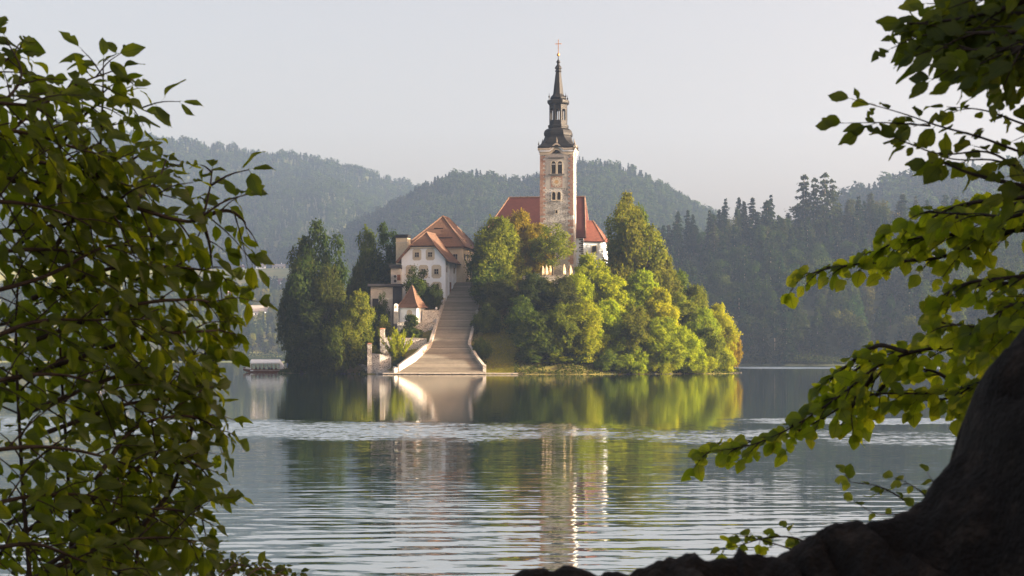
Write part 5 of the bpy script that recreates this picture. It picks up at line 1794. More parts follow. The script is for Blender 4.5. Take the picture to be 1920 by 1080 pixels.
gable_house(489, 505, 2240, 12, 8, 4.2, 6.6, 'greyroof', 'small white barn on the upper edge of the meadow', R(4), 'white', 2)
gable_house(523, 506, 2250, 15, 9, 4.6, 7.6, 'greyroof', 'long brown barn on the upper edge of the meadow', R(-3), 'cream', 3)
gable_house(453, 505, 2230, 7, 6, 3, 5.2, 'redroof', 'tiny red roofed hut at the left end of the meadow', R(8), 'white', 1)
gable_house(250, 560, 1800, 14, 10, 5, 9.5, 'redroof', 'red roofed house seen through the leaves on the left', R(12), 'white', 2)
gable_house(330, 600, 1660, 16, 10, 5, 9, 'greyroof', 'grey roofed house seen through the leaves near the left shore', R(-12), 'white', 3)
gable_house(180, 640, 1570, 18, 11, 7, 11, 'tile', 'large shore house behind the leafy tree on the left', R(6), 'cream', 3)

# ================================================================ BOAT
BY = 425.0
bo = empty('rowing_barge', (xat(500, BY), BY, 0), 'traditional wooden passenger barge with white canvas roof and sloping end curtains', 'boat', rz=R(3))
L2 = 5.6
rings = []
for k in range(15):
    f = k / 14
    x = -L2 + 2 * L2 * f
    b = 1.05 * (math.sin(math.pi * min(max(f * .9 + .05, 0), 1))) ** .45
    sheer = .62 + .55 * abs(2 * f - 1) ** 3
    kz = -.28 + .75 * abs(2 * f - 1) ** 4
    rings.append([(x, -b, sheer), (x, -b * .82, kz + .15), (x, 0, kz), (x, b * .82, kz + .15), (x, b, sheer), (x, b - .09, sheer), (x, b * .78, kz + .25), (x, 0, kz + .2), (x, -b * .78, kz + .25), (x, -b + .09, sheer)])
MB().loft(rings).build('hull', M['brownwood'], bo)
rail = MB()
for s in (-1, 1):
    pts = []
    for k in range(15):
        f = k / 14
        b = 1.05 * (math.sin(math.pi * min(max(f * .9 + .05, 0), 1))) ** .45
        pts.append((-L2 + 2 * L2 * f, s * b, .66 + .55 * abs(2 * f - 1) ** 3))
    m = MB().tube(pts, [.05] * 15, 5)
    m.build('gunwale', M['brownwood'], bo)
    MB().tube([(p[0], p[1] * 1.02, p[2] - .22) for p in pts], [.025] * 15, 4).build('strake', M['canvas'], bo)
cz, ez = 3.15, 2.35
a0, a1 = -3.65, 3.2
cn = MB()
cn.slab([(a0, -1.15, ez), (a1, -1.15, ez), (a1, 0, cz), (a0, 0, cz)], .05)
cn.slab([(a1, 1.15, ez), (a0, 1.15, ez), (a0, 0, cz), (a1, 0, cz)], .05)
cno = cn.build('canopy', M['canvas'], bo)
for s in (-1, 1):
    v = MB()
    for k in range(14):
        xa = a0 + (a1 - a0) * k / 14; xb = a0 + (a1 - a0) * (k + 1) / 14
        v.add([(xa, s * 1.16, ez), (xb, s * 1.16, ez), (xb - .05, s * 1.17, ez - .24), ((xa + xb) / 2, s * 1.17, ez - .30), (xa + .05, s * 1.17, ez - .24)], [(0, 4, 3, 2, 1)])
    v.build('valance', M['canvas'], cno)
for (x0, x1, zb_) in ((a0, -5.1, .95), (a1, 4.7, .95)):
    e = MB()
    e.slab([(x0, -1.15, ez), (x0, 0, cz), (x1, 0, zb_ + .1), (x1, -.7, zb_)][::(1 if x1 < x0 else -1)], .03)
    e.slab([(x0, 0, cz), (x0, 1.15, ez), (x1, .7, zb_), (x1, 0, zb_ + .1)][::(1 if x1 < x0 else -1)], .03)
    e.slab([(x0, -1.14, ez - .02), (x1, -.72, zb_), (x0, -1.02, .75)][::(1 if x1 < x0 else -1)], .03)
    e.build('end_curtain', M['canvas'], bo)
for s in (-1, 1):
    for k in range(8):
        x = a0 + .1 + (a1 - a0 - .2) * k / 7
        MB().tube([(x, s * 1.0, .6), (x, s * 1.12, ez)], [.028, .028], 5).build('post', M['brownwood'], bo)
for s in (-1, 1):
    MB().box(-3.6, 3.2, s * .82 - .14, s * .82 + .14, .42, .47).build('bench', M['brownwood'], bo)
MB().box(-3.8, -3.1, -1.09, -1.05, .32, .62).build('name_board', M['signwhite'], bo)

# ---- people aboard: one continuous body each
def person_mesh(name, sit):
    if sit:
        J = [((0, 0, 0), .15), ((0, .02, .28), .16), ((0, .03, .46), .17), ((0, .02, .60), .07), ((0, -.01, .72), .10), ((0, -.015, .82), .085),
             ((.10, -.08, -.01), .09), ((.12, -.42, .02), .07), ((.12, -.45, -.38), .055), ((.12, -.58, -.42), .04),
             ((-.10, -.08, -.01), .09), ((-.12, -.42, .02), .07), ((-.12, -.45, -.38), .055), ((-.12, -.58, -.42), .04),
             ((.21, .03, .47), .065), ((.26, 0, .2), .05), ((.16, -.24, .10), .04), ((-.21, .03, .47), .065), ((-.26, 0, .2), .05), ((-.16, -.24, .10), .04)]
    else:
        J = [((0, 0, 0), .15), ((0, .0, .26), .15), ((0, .0, .46), .18), ((0, 0, .60), .065), ((0, -.02, .72), .10), ((0, -.025, .82), .085),
             ((.10, 0, -.08), .10), ((.11, -.03, -.45), .07), ((.11, .02, -.84), .05), ((.11, -.13, -.90), .04),
             ((-.10, 0, -.08), .10), ((-.12, .06, -.45), .07), ((-.12, .12, -.84), .05), ((-.12, -.02, -.90), .04),
             ((.21, 0, .48), .065), ((.27, -.1, .22), .05), ((.20, -.34, .16), .038), ((-.21, 0, .48), .065), ((-.27, -.12, .22), .05), ((-.14, -.36, .2), .038)]
    E = [(0, 1), (1, 2), (2, 3), (3, 4), (4, 5), (0, 6), (6, 7), (7, 8), (8, 9), (0, 10), (10, 11), (11, 12), (12, 13), (2, 14), (14, 15), (15, 16), (2, 17), (17, 18), (18, 19)]
    me = bpy.data.meshes.new(name + '_frame')
    me.from_pydata([j[0] for j in J], E, [])
    ob = bpy.data.objects.new(name + '_frame', me)
    C.objects.link(ob)
    ob.modifiers.new('skin', 'SKIN')
    for i, v in enumerate(me.skin_vertices[0].data):
        v.radius = (J[i][1], J[i][1])
        v.use_root = i == 0
    sb = ob.modifiers.new('smooth', 'SUBSURF'); sb.levels = 1; sb.render_levels = 1
    dg_ = bpy.context.evaluated_depsgraph_get()
    out = bpy.data.meshes.new_from_object(ob.evaluated_get(dg_))
    bpy.data.objects.remove(ob)
    out.name = name
    return out
def dress(me, cloth):
    me.materials.clear()
    me.materials.append(cloth); me.materials.append(M['skin'])
    for p in me.polygons:
        c = p.center
        p.material_index = 1 if (c.z > .62 or (abs(c.x) > .12 and c.y < -.22 and .05 < c.z < .3)) else 0
        p.use_smooth = True
    return me
PS = dress(person_mesh('seated_body', True), M['cloth'])
PT = dress(person_mesh('standing_body', False), M['bluecloth'])
hair = MB().lathe([(.09, -.03), (.105, .03), (.085, .09), (.04, .125), (.005, .13)], 10)
hair = hair.mesh('hair', M['boulder'], True)
ca, sa = math.cos(R(3)), math.sin(R(3))
def aboard(x, y, z): return (bo.location.x + x * ca - y * sa, BY + x * sa + y * ca, z)
for i, (x, s) in enumerate([(-2.6, 1), (-1.7, 1), (-.6, -1), (.5, 1), (1.3, -1), (2.3, -1)]):
    lab = ['seated passenger in dark clothes nearest the left end of the boat', 'seated passenger in dark clothes, second from the left end of the boat', 'seated passenger with back to the lake in the middle of the boat', 'seated passenger in dark clothes facing the lake in the middle of the boat', 'seated passenger with back to the lake right of the middle of the boat', 'seated passenger with back to the lake nearest the right end of the boat'][i]
    p = link('person', PS, None, aboard(x, s * .8, .62), (0, 0, R(3) + (0 if s > 0 else math.pi)))
    tag(p, lab, 'person', 'passengers on the barge')
    link('hair', hair, p, (0, 0, .80))
p = link('person', PT, None, aboard(5.0, 0, 1.62), (0, 0, R(3) - math.pi / 2))
tag(p, 'person in blue standing at the stern of the wooden barge', 'person')
link('hair', hair, p, (0, -.02, .80))
for i, (px, py) in enumerate([(387, 684.6), (391, 685.2), (396, 685.4), (407, 686.4)]):
    D = HC * F / (py - 671)
    o = empty('buoy', (xat(px, D), D, 0), ['small orange buoy afloat left of the boat, leftmost', 'small orange buoy afloat left of the boat, second of four', 'small orange buoy afloat left of the boat, third of four', 'small orange buoy afloat nearest the boat'][i], 'buoy', 'buoys left of the boat')
    MB().lathe([(.05, -.3), (.34, -.15), (.4, .05), (.3, .3), (.08, .42)], 10).build('float', M['orange'], o, smooth=True)
    MB().lathe([(.04, .4), (.1, .5), (.02, .58)], 6).build('eye', M['metal'], o)

# ================================================================ NEAR FOLIAGE AND THE ROCK
def leaf_mesh(name, seed, hw, peak, mat, tip=1.0, cordate=0.0, fold=0.22, curl=0.18, bites=0, serr=0.0):
    """a leaf blade along +Y, length 1, petiole behind the base, faces up +Z; UV u across, v along"""
    rng = np.random.default_rng(seed)
    n = 11
    t = np.linspace(0, 1, n)
    def width(s):
        a = np.where(s < peak, np.sin(np.pi / 2 * np.clip(s / peak, 0, 1)) ** (0.75), np.cos(np.pi / 2 * np.clip((s - peak) / (1 - peak), 0, 1)) ** tip)
        return hw * a
    wl, wr = width(t), width(t)
    for _ in range(bites):
        k = rng.integers(2, n - 2)
        side = wl if rng.random() < .5 else wr
        side[k] *= rng.uniform(.25, .6)
    wl = wl * (1 + rng.normal(0, .03 + serr, n)); wr = wr * (1 + rng.normal(0, .03 + serr, n))
    V, UV = [], []
    zc = -curl * t ** 2 + 0.04 * np.sin(t * 6 + seed)
    side_bend = rng.uniform(-.07, .07) * np.sin(np.pi * t)
    rows = [(-1.0, wl), (-.5, wl), (0, wl), (.5, wr), (1.0, wr)]
    for u, w in rows:
        x = u * w + side_bend
        y = t.copy()
        y = y - cordate * (np.abs(u) ** 1.5) * np.clip(1 - t * 3.2, 0, 1) + 0.0
        z = zc + np.abs(u) * w * fold + (0.03 * np.sin(9 * t + u * 2 + seed)) * np.abs(u)
        V.append(np.stack([x, y, z], 1))
        UV.append(np.stack([np.full(n, u * .5 + .5), t], 1))
    V = np.concatenate(V); UV = np.concatenate(UV)
    Q = []
    for r in range(4):
        for i in range(n - 1):
            a = r * n + i
            Q.append((a, a + n, a + n + 1, a + 1))
    # petiole
    b = len(V)
    V = np.concatenate([V, np.array([[-.012, -.22, .06], [.012, -.22, .06], [.01, .03, .0], [-.01, .03, .0]])])
    UV = np.concatenate([UV, np.array([[.5, 0], [.5, 0], [.5, 0], [.5, 0]])])
    Q.append((b, b + 1, b + 2, b + 3))
    Q = np.array(Q)
    me = np_mesh(name, V, Q, mat, None, UV[Q.ravel()], True)
    return me, V, Q, UV

LEAF = {}
LEAF['left'] = [leaf_mesh('leaf', 100 + i, .235 + .02 * (i % 3), .42, M['leaf_left'], 1.0, .02, .22 + .12 * (i % 3), (.15, .35, .2, .55, .3)[i], 1 if i in (2, 3) else 0, .015) for i in range(5)]
LEAF['beech'] = [leaf_mesh('leaf', 120 + i, .30, .40, M['leaf_beech'], .95, .03, .18, .22, (0, 1, 2, 3, 1)[i], .01) for i in range(5)]
LEAF['lime'] = [leaf_mesh('leaf', 140 + i, .44, .30, M['leaf_lime'], .8, .14, .2, .25, (0, 0, 1, 0, 1)[i], .03) for i in range(5)]
LEAF['small'] = [leaf_mesh('leaf', 160 + i, .36, .42, M['leaf_small'], .9, .05, .2, .2, 0) for i in range(4)]

def spline(pts, n):
    P = [Vector(p) for p in pts]
    P = [P[0] * 2 - P[1]] + P + [P[-1] * 2 - P[-2]]
    out = []
    m = len(P) - 3
    for k in range(n + 1):
        s = k / n * m
        i = min(int(s), m - 1)
        f = s - i
        a, b, c, d = P[i], P[i + 1], P[i + 2], P[i + 3]
        out.append(0.5 * ((2 * b) + (c - a) * f + (2 * a - 5 * b + 4 * c - d) * f * f + (3 * b - a - 3 * c + d) * f ** 3))
    return out

def leafy(name, label, cat, base, shoots, species, size, seed, twig_gap=.09, leaf_gap=.05, twig_len=(.12, .36), droop=.25, facing=(0, -.62, .5), group=None, dens=1.0, r0=.009, spread=.28, flat=0.0):
    """a leafy thing: its stems are one part, the leaves that show largest are parts one by one, the rest one mass"""
    rr = random.Random(seed)
    o = empty(name, base, label, cat, group)
    base = Vector(base)
    wood = MB()
    leaves = []
    def add_leaf(p, d, s):
        n = Vector(facing) + Vector((rr.gauss(0, .34), rr.gauss(0, .28), rr.gauss(0, .32)))
        n.normalize()
        y = d.normalized()
        x = y.cross(n)
        if x.length < .05: return
        x.normalize()
        z = x.cross(y)
        m = Matrix.Translation(p + y * s * .2) @ Matrix((x, y, z)).transposed().to_4x4() @ Matrix.Diagonal((s * rr.uniform(.85, 1.15), s, s, 1))
        leaves.append((m, rr.randrange(len(LEAF[species])), rr.random(), p))
    def grow_leaves(pts, gap, s0, start=0.0):
        acc = rr.uniform(0, gap)
        side = 1
        L = sum((pts[i + 1] - pts[i]).length for i in range(len(pts) - 1))
        run = 0
        for i in range(len(pts) - 1):
            seg = pts[i + 1] - pts[i]
            l = seg.length
            if l < 1e-6: continue
            d = seg / l
            while acc < l:
                if (run + acc) / max(L, 1e-6) >= start and rr.random() < dens:
                    a = rr.uniform(35, 70) * side
                    v = Matrix.Rotation(R(a), 3, 'Y') @ d
                    v = v + Vector((0, rr.gauss(0, .35), -droop * rr.uniform(.4, 1.9)))
                    add_leaf(pts[i] + seg * (acc / l), v, s0 * rr.uniform(.48, 1.22))
                    side = -side
                acc += gap * rr.uniform(.75, 1.25)
            acc -= l
            run += l
        d = (pts[-1] - pts[-2])
        add_leaf(pts[-1], d + Vector((0, 0, -droop * .1 * d.length)), s0 * rr.uniform(.8, 1.1))
    for sh in shoots:
        D0, D1 = sh[0]
        px = sh[1]
        kw = sh[2] if len(sh) > 2 else {}
        n = len(px)
        P = [at(a, b, D0 + (D1 - D0) * i / max(n - 1, 1)) for i, (a, b) in enumerate(px)]
        if kw.get('root'):
            q = P[0].copy()
            P = [Vector((q.x + kw['root'], q.y + .15, float(bank(np.array([q.x + kw['root']]), np.array([q.y + .15]))[0]) - .1))] + P
        S_ = spline(P, 6 * len(P))
        r1 = kw.get('r', r0)
        wood.tube(S_, [r1 * (1 - .82 * i / len(S_)) for i in range(len(S_))], 6)
        st_ = kw.get('start', .12)
        L = sum((S_[i + 1] - S_[i]).length for i in range(len(S_) - 1))
        grow_leaves(S_, leaf_gap * 1.3, size, max(st_, .45))
        run, nxt, side = 0.0, L * st_, 1
        tg = kw.get('gap', twig_gap)
        for i in range(len(S_) - 1):
            seg = S_[i + 1] - S_[i]
            l = seg.length
            while nxt < run + l and l > 0:
                f = (nxt - run) / l
                p = S_[i] + seg * f
                d = seg.normalized()
                frac = nxt / L
                tl = rr.uniform(*twig_len) * (1.1 - .6 * frac) * kw.get('tw', 1.0)
                a_ = rr.uniform(28, 62) * side
                v = Matrix.Rotation(R(a_ * (1 - flat)), 3, 'Y') @ d
                v = (v + Vector((0, rr.gauss(0, spread) + math.sin(R(a_)) * flat * 1.3, 0))).normalized()
                t1 = p + v * tl * .5 + Vector((0, 0, -.02 * tl))
                t2 = p + v * tl + Vector((0, 0, -droop * .5 * tl))
                tp = spline([p, t1, t2], 5)
                wood.tube(tp, [max(.0012, r1 * .35 * (1 - .75 * k / 6)) for k in range(6)], 4)
                grow_leaves(tp, leaf_gap, size, .12)
                nxt += tg * rr.uniform(.7, 1.3)
                side = -side
            run += l
    wood.v = [tuple(Vector(v) - base) for v in wood.v]
    wood.build('stem', M['twig'], o, True)
    # leaves in the frame, largest on the picture first
    def score(e):
        p = e[3]
        if p.y < .5: return -1
        x = 960 + p.x / p.y * F; y = 671 - (p.z - HC) / p.y * F
        inside = -20 < x < 1940 and -20 < y < 1095
        return (1 if inside else 0) * 100 + e[0].to_scale().y / p.y
    leaves.sort(key=score, reverse=True)
    T = Matrix.Translation(-base)
    for m, k, _, _ in leaves[:300]:
        ob = bpy.data.objects.new('leaf', LEAF[species][k][0])
        C.objects.link(ob)
        ob.parent = o
        ob.matrix_local = T @ m
    if len(leaves) > 300:
        Vs, Qs, Us, Ts = [], [], [], []
        b = 0
        for m, k, tv, _ in leaves[300:]:
            _, V, Q, U = LEAF[species][k]
            A = np.array(T @ m)
            Vs.append(V @ A[:3, :3].T + A[:3, 3]); Qs.append(Q + b); Us.append(U[Q.ravel()]); Ts.append(np.full(len(Q), tv))
            b += len(V)
        me = np_mesh('leaves', np.concatenate(Vs), np.concatenate(Qs), LEAF[species][0][0].materials[0], np.concatenate(Ts), np.concatenate(Us), True)
        link('leaves', me, o, kind='stuff')
    return len(leaves)

def ground(x, y):
    return (x, y, float(bank(np.array([x]), np.array([y]))[0]))

NL = []
def thicken(shoots, seed):
    # a second, farther row of twigs behind the drawn ones, kept short of the outline
    rr = random.Random(seed)
    out = list(shoots)
    for sh in shoots:
        if sh[2].get('root') or len(sh[1]) < 3 or rr.random() < .62: continue
        dy, dx = rr.uniform(-38, 38), rr.uniform(-130, -80)
        out.append(((sh[0][0] + .35, sh[0][1] + .45), [(x + dx + rr.uniform(-12, 12), y + dy + rr.uniform(-14, 14)) for x, y in sh[1]], dict(sh[2])))
    return out
# ---- left: overhanging tree, upper half of the frame
A = [
    ((5.6, 6.2), [(-260, 300), (0, 335), (120, 352), (240, 385), (330, 412), (375, 410), (392, 360), (398, 318)], {'r': .013, 'start': .1}),
    ((6.2, 6.3), [(375, 408), (425, 395), (455, 412), (462, 430)], {'tw': .6}),
    ((6.2, 6.2), [(378, 410), (392, 455), (398, 500)], {'tw': .6}),
    ((5.9, 6.0), [(100, 470), (150, 385), (185, 290), (192, 190), (194, 110)], {'tw': .75}),
    ((5.8, 6.1), [(60, 400), (100, 300), (150, 225), (210, 185), (282, 212)], {'tw': .8}),
    ((5.3, 5.6), [(-90, 290), (0, 200), (40, 140), (10, 70)], {}),
    ((5.4, 5.7), [(-90, 190), (-10, 130), (45, 85)], {}),
    ((5.6, 6.0), [(-40, 300), (50, 220), (130, 165), (225, 128)], {'tw': .8}),
    ((5.9, 6.3), [(80, 420), (180, 340), (255, 295), (290, 265)], {'tw': .7}),
    ((6.0, 6.3), [(230, 388), (290, 345), (312, 300)], {'tw': .6}),
    ((5.7, 6.2), [(-90, 440), (80, 428), (210, 402), (300, 425)], {}),
    ((5.3, 5.8), [(-90, 230), (50, 250), (150, 280), (235, 300)], {}),
    ((5.5, 6.0), [(-90, 350), (40, 305), (140, 318), (230, 345), (330, 372)], {}),
    ((5.4, 5.7), [(-90, 380), (30, 380), (120, 400), (200, 440)], {}),
    ((5.2, 5.4), [(-90, 160), (-20, 190), (60, 200), (110, 230)], {}),
]
def fill(shoots, seed, keep):
    # extra twigs close behind the drawn ones
    rr = random.Random(seed)
    out = list(shoots)
    for sh in shoots:
        if sh[2].get('root') or rr.random() > keep: continue
        dx, dy = rr.uniform(8, 34), rr.uniform(-16, 16)
        out.append(((sh[0][0] + .2, sh[0][1] + .25), [(x + dx, y + dy + rr.uniform(-8, 8)) for x, y in sh[1]], dict(sh[2])))
    return out
NL.append(leafy('overhanging_tree', 'dark leafy tree branches reaching in from the upper left in front of the hazy hill', 'tree', ground(-2.35, 5.4), [((5.4, 5.6), [(-430, 900), (-445, 500), (-430, 100), (-415, -350)], {'r': .05, 'root': -.02, 'gap': .07, 'start': .35}), ((5.5, 5.6), [(-435, 420), (-380, 345), (-260, 300)], {'r': .02, 'gap': .12})] + thicken(A, 11), 'left', .082, 301, .066, .036, droop=.35, dens=.95))
B = [
    ((5.9, 6.0), [(60, 1150), (42, 900), (30, 620), (42, 450)], {'r': .012, 'root': .03, 'start': .3}),
    ((6.3, 6.2), [(140, 1150), (128, 900), (112, 600), (135, 470)], {'r': .011, 'root': .02, 'start': .3}),
    ((6.0, 6.4), [(210, 1150), (330, 900), (372, 750), (392, 700), (384, 660)], {'r': .012, 'root': -.05, 'start': .35, 'tw': .6}),
    ((6.2, 6.4), [(250, 1150), (275, 950), (300, 800), (325, 725), (380, 640)], {'r': .009, 'root': -.04, 'start': .35, 'tw': .6}),
    ((5.8, 6.4), [(60, 560), (200, 505), (310, 500), (405, 512), (432, 540)], {}),
    ((5.8, 6.4), [(60, 640), (240, 575), (350, 562), (405, 570), (430, 590)], {}),
    ((5.9, 6.4), [(90, 690), (270, 632), (370, 622), (412, 620), (440, 628)], {}),
    ((5.8, 6.3), [(60, 770), (220, 705), (290, 690), (360, 705)], {}),
    ((5.8, 6.3), [(180, 900), (250, 805), (340, 780), (395, 795), (430, 822)], {}),
    ((5.8, 6.2), [(90, 810), (230, 760), (330, 745), (400, 725)], {}),
    ((5.8, 6.2), [(140, 960), (280, 865), (360, 868), (400, 905)], {}),
    ((5.7, 6.0), [(90, 1060), (240, 965), (340, 958), (400, 985)], {}),
    ((5.6, 5.9), [(50, 1090), (200, 1022), (300, 1008), (375, 1015)], {}),
    ((5.5, 5.9), [(-70, 560), (80, 520), (200, 462), (290, 468)], {}),
    ((5.5, 5.9), [(-70, 660), (60, 605), (180, 600), (300, 598)], {}),
    ((5.4, 5.8), [(-70, 850), (80, 838), (200, 858), (290, 895)], {}),
    ((5.4, 5.8), [(-70, 960), (60, 930), (170, 930), (260, 960)], {}),
    ((5.5, 5.9), [(-70, 480), (60, 468), (160, 478), (260, 528)], {}),
    ((5.5, 5.9), [(-70, 730), (70, 702), (180, 720), (290, 790)], {}),
    ((5.4, 5.6), [(-70, 1040), (60, 1020), (150, 1050), (230, 1075)], {}),
]
NL.append(leafy('tall_shrub', 'tall many stemmed shrub with olive green leaves filling the lower left of the frame', 'shrub', ground(-1.6, 5.9), thicken(B, 12), 'left', .080, 302, .064, .036, droop=.4, dens=.93))
Cc_ = [((7.6, 8.0), [(x0, 1150), (x0 + 20, y + 40), (x0 + 55, y + 8), (x0 + 95, y + 14)], {'tw': .7}) for x0, y in ((40, 1000), (110, 985), (180, 1000), (230, 990), (270, 1005), (310, 1030), (350, 1045), (385, 1052), (430, 1058), (460, 1070), (150, 1030), (230, 1050), (60, 1050))]
NL.append(leafy('low_shrub', 'low dark shrub with small round leaves along the bottom left edge', 'shrub', ground(-1.55, 7.6), [((7.6, 7.6), [(200, 1250), (200, 1180)], {'root': .0, 'gap': .3})] + Cc_, 'small', .052, 303, .05, .03, (.1, .24), droop=.15))
# ---- right: beech twigs above
Dd_ = [
    ((4.6, 4.8), [(2080, -60), (1900, 10), (1800, 35), (1705, 45)], {}),
    ((4.5, 4.8), [(2080, 40), (1900, 60), (1800, 62), (1712, 60)], {}),
    ((4.4, 4.7), [(2080, 110), (1930, 90), (1850, 95), (1765, 88)], {}),
    ((4.7, 5.0), [(2080, -20), (1960, 20), (1860, 25), (1790, 20)], {}),
    ((4.3, 4.5), [(2080, 30), (1980, 50), (1900, 100), (1860, 120)], {}),
    ((4.5, 4.8), [(2080, -90), (1960, -30), (1880, -5), (1800, -8)], {}),
    ((4.6, 4.8), [(2080, 80), (1980, 75), (1890, 45), (1760, 70)], {}),
    ((4.5, 4.7), [(2080, 20), (1990, 30), (1930, 70), (1890, 70)], {}),
    ((4.6, 4.8), [(2080, 170), (1990, 130), (1930, 120), (1880, 115)], {}),
    ((4.8, 5.1), [(2080, 330), (1930, 290), (1840, 258), (1760, 236), (1690, 212), (1598, 186)], {'gap': .16, 'tw': .35, 'r': .005}),
    ((5.0, 5.1), [(1745, 236), (1660, 230), (1572, 231)], {'gap': .16, 'tw': .35, 'r': .003}),
    ((4.8, 5.1), [(2080, 260), (1945, 240), (1850, 208), (1775, 200)], {'gap': .12, 'tw': .5, 'r': .005}),
    ((4.8, 5.0), [(2080, 400), (1920, 320), (1850, 285), (1760, 288), (1662, 252)], {'gap': .13, 'tw': .45, 'r': .005}),
    ((4.7, 4.9), [(2080, 200), (1960, 160), (1880, 150), (1835, 175)], {'gap': .11, 'tw': .6}),
    ((4.8, 5.0), [(2080, 380), (1900, 345), (1810, 322), (1765, 300)], {'gap': .11, 'tw': .6}),
]
NL.append(leafy('beech_tree', 'dark beech twigs with insect eaten leaves against the sky, upper right corner', 'tree', ground(2.1, 4.6), [((4.6, 4.6), [(2440, 900), (2460, 500), (2440, 100), (2420, -450)], {'r': .09, 'root': .02, 'gap': .07, 'start': .4}), ((4.6, 4.6), [(2450, 250), (2300, 60), (2080, 0)], {'r': .03, 'gap': .1})] + fill(Dd_, 21, .35), 'beech', .068, 304, .060, .036, (.1, .24), droop=.3, flat=.5, facing=(0, -.75, .3)))
Ee_ = [
    ((5.6, 6.2), [(2120, 370), (1920, 425), (1830, 462), (1750, 485), (1650, 492), (1560, 502), (1492, 524)], {'r': .009, 'tw': .6}),
    ((5.4, 5.8), [(2120, 350), (1900, 372), (1800, 385), (1725, 418), (1665, 432)], {'tw': .55}),
    ((5.6, 6.0), [(1930, 430), (1800, 438), (1700, 450), (1620, 478)], {'tw': .6}),
    ((5.3, 5.6), [(2080, 500), (1900, 520), (1810, 532), (1755, 562)], {'tw': .6}),
    ((5.2, 5.6), [(2080, 570), (1900, 600), (1830, 612), (1745, 602)], {'tw': .7}),
    ((5.8, 6.2), [(2120, 640), (1900, 662), (1760, 652), (1655, 682), (1575, 742), (1490, 798), (1410, 834), (1315, 849)], {'r': .008, 'tw': .6, 'start': .2}),
    ((5.8, 6.2), [(2000, 690), (1850, 718), (1760, 736), (1650, 738), (1582, 744)], {'r': .007, 'tw': .5}),
    ((6.0, 6.1), [(1800, 735), (1760, 700), (1700, 688)], {'tw': .5}),
    ((5.8, 6.0), [(1905, 725), (1850, 715), (1805, 735), (1795, 762)], {'tw': .6}),
    ((5.2, 5.5), [(2080, 310), (1920, 400), (1835, 402), (1735, 398)], {'tw': .55}),
    ((5.2, 5.4), [(2080, 600), (1950, 570), (1880, 580), (1830, 640)], {'tw': .7}),
    ((5.9, 6.2), [(1700, 660), (1640, 650), (1570, 700), (1540, 720)], {'tw': .5}),
    ((6.0, 6.2), [(1640, 700), (1600, 760), (1580, 800)], {'tw': .4}),
]
NL.append(leafy('lime_tree', 'lime branches with bright heart shaped leaves reaching in over the lake from the right edge', 'tree', ground(2.75, 5.9), [((5.9, 5.9), [(2500, 1000), (2485, 600), (2470, 100), (2450, -400)], {'r': .10, 'root': .02, 'gap': .08, 'start': .45}), ((5.9, 5.9), [(2480, 560), (2320, 420), (2120, 365)], {'r': .035, 'gap': .1}), ((5.9, 5.8), [(2490, 760), (2300, 640), (2120, 640)], {'r': .03, 'gap': .4, 'start': .7})] + fill(Ee_, 22, .85), 'lime', .052, 305, .050, .034, (.1, .26), droop=.4, flat=.55, facing=(0, -.8, .35)))
Ff_ = [
    ((4.6, 4.7), [(1790, 1010), (1720, 955), (1655, 915), (1592, 903)], {'r': .004, 'gap': .14, 'tw': .5}),
    ((4.6, 4.7), [(1745, 975), (1690, 965), (1640, 962), (1600, 938)], {'r': .003, 'gap': .25, 'tw': .35}),
    ((4.6, 4.7), [(1770, 985), (1735, 930), (1700, 905), (1675, 895)], {'r': .003, 'gap': .14, 'tw': .5}),
    ((4.6, 4.7), [(1800, 980), (1760, 920), (1738, 885)], {'r': .003, 'gap': .2, 'tw': .4}),
]
NL.append(leafy('sapling', 'thin sprouting twigs with a few leaves just above the dark root ridge', 'sapling', ground(1.13, 4.5), [((4.6, 4.6), [(1790, 1180), (1795, 1020)], {'r': .006, 'root': .0, 'gap': .5, 'start': .9})] + Ff_, 'lime', .034, 306, .07, .034, (.05, .13), droop=.25, group='sprouts by the root ridge'))
Gg_ = [
    ((4.9, 5.0), [(1560, 1060), (1500, 1012), (1440, 1008), (1395, 1020), (1352, 1030)], {'r': .004, 'gap': .06, 'tw': .4}),
    ((4.9, 5.0), [(1545, 1050), (1500, 1020), (1474, 990)], {'r': .002, 'gap': .2, 'tw': .4}),
    ((4.9, 5.0), [(1510, 1040), (1460, 1022), (1400, 1006), (1368, 1008)], {'r': .003, 'gap': .06, 'tw': .4}),
]
NL.append(leafy('sapling', 'small leafy sprout behind the low end of the root ridge at the bottom edge', 'sapling', ground(.9, 4.9), [((4.9, 4.9), [(1580, 1200), (1560, 1060)], {'r': .006, 'root': .0, 'gap': .5, 'start': .9})] + Gg_, 'lime', .036, 307, .05, .025, (.04, .11), droop=.3, group='sprouts by the root ridge'))
print('near leaves', NL)

# ---- the dark rock in the lower right
RP = [(900, 1110), (945, 1084), (985, 1062), (1040, 1052), (1085, 1056), (1120, 1068), (1180, 1074), (1220, 1052), (1258, 1042), (1290, 1037), (1305, 1038), (1316, 1049), (1330, 1055), (1378, 1050), (1386, 1034), (1400, 1042), (1440, 1040), (1482, 1026), (1525, 998), (1560, 990), (1604, 981), (1667, 965), (1715, 945), (1738, 923), (1755, 893), (1782, 874), (1809, 855), (1820, 820), (1832, 775), (1846, 730), (1864, 690), (1888, 652), (1920, 622), (1990, 545), (2060, 440), (2120, 300), (2170, 80), (2210, -250), (2260, -420), (2700, -420), (2760, -200), (2800, 200), (2840, 600), (2890, 900), (3000, 1150)]
RD = 3.1
xs = np.linspace(xat(880, RD), xat(3000, RD), 420)
ys = np.linspace(2.05, 4.1, 160)
ridge = np.interp(xs, [xat(p[0], RD) for p in RP], [zat(p[1], RD) for p in RP])
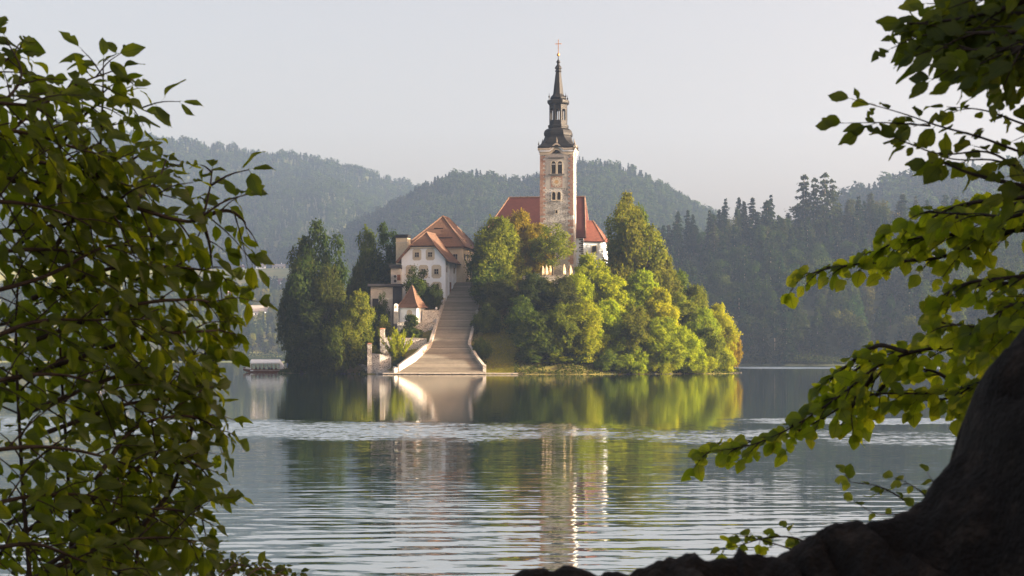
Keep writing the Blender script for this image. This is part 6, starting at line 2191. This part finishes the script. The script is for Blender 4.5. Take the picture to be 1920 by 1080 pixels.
def rock_z(X, Y):
    r = np.interp(X, xs, ridge)
    big = np.clip((X - xat(1700, RD)) / .5, 0, 1)
    front = 0.42 + 0.30 * big
    back = 0.35 + 0.55 * big
    d = np.where(Y < RD, (RD - Y) / front, (Y - RD) / back)
    r = r + .016 * fbm2(X, Y * .5, 57, 5, .10) + .016 * fbm2(X, Y * .3, 58, 3, .32)
    low = 2.45
    prof = np.where(d < 1, np.sqrt(np.clip(1 - d ** 2, 0, 1)), 0)
    drop = (1 - prof)
    z = r - drop * (r - low)
    z = z - .045 * (1 - np.abs(fbm2(X * 1.0 + .25 * Y, Y * .35, 61, 3, .07))) ** 4 * np.clip(d * 5, 0.25, 1) * (d < 1)
    # folds and roots running down the face
    z = z - (0.020 + .05 * big) * np.clip(d * 2.4, 0, 1) * (0.5 + 0.9 * fbm2(X * 1.0 + Y * .6, Y * 1.8, 51, 5, .30)) * (d < 1)
    z = z - 0.02 * np.clip(d * 3, 0, 1) * np.abs(fbm2(X, Y, 53, 5, .09)) * (d < 1)
    z = z + 0.010 * fbm2(X, Y, 55, 4, .035)
    return z
X, Y = np.meshgrid(xs, ys)
Z = rock_z(X, Y)
nx, ny = len(xs), len(ys)
i = np.arange((nx - 1) * (ny - 1))
a = (i // (nx - 1)) * nx + i % (nx - 1)
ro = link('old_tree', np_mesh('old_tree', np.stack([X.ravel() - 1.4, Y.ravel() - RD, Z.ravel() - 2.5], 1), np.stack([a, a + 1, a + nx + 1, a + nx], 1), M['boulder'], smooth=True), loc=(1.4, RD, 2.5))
tag(ro, 'massive dark tree trunk base at the lower right corner, root ridge running down leftward', 'tree trunk')

# ---- trees on the bank out of the frame to the right: their crowns keep the sun off the near leaves
for i, (x, y, h, w, p) in enumerate([(8.5, 4.4, 13, 11, 'round_a'), (13.5, 3.2, 16, 14, 'round_b'), (10, -2.5, 15, 14, 'oval_a')]):
    g = float(bank(np.array([x]), np.array([min(y, 9.0)]))[0])
    plant('bank_tree', p, (x, y, g - .1), h, w, 'mid', ['spreading shade tree on the near bank, out of view to the right', 'tall shade tree on the near bank, out of view to the right', 'farther shade tree on the near bank, out of view to the right'][i], 'tree', 'shade trees on the near bank', i * 1.3)
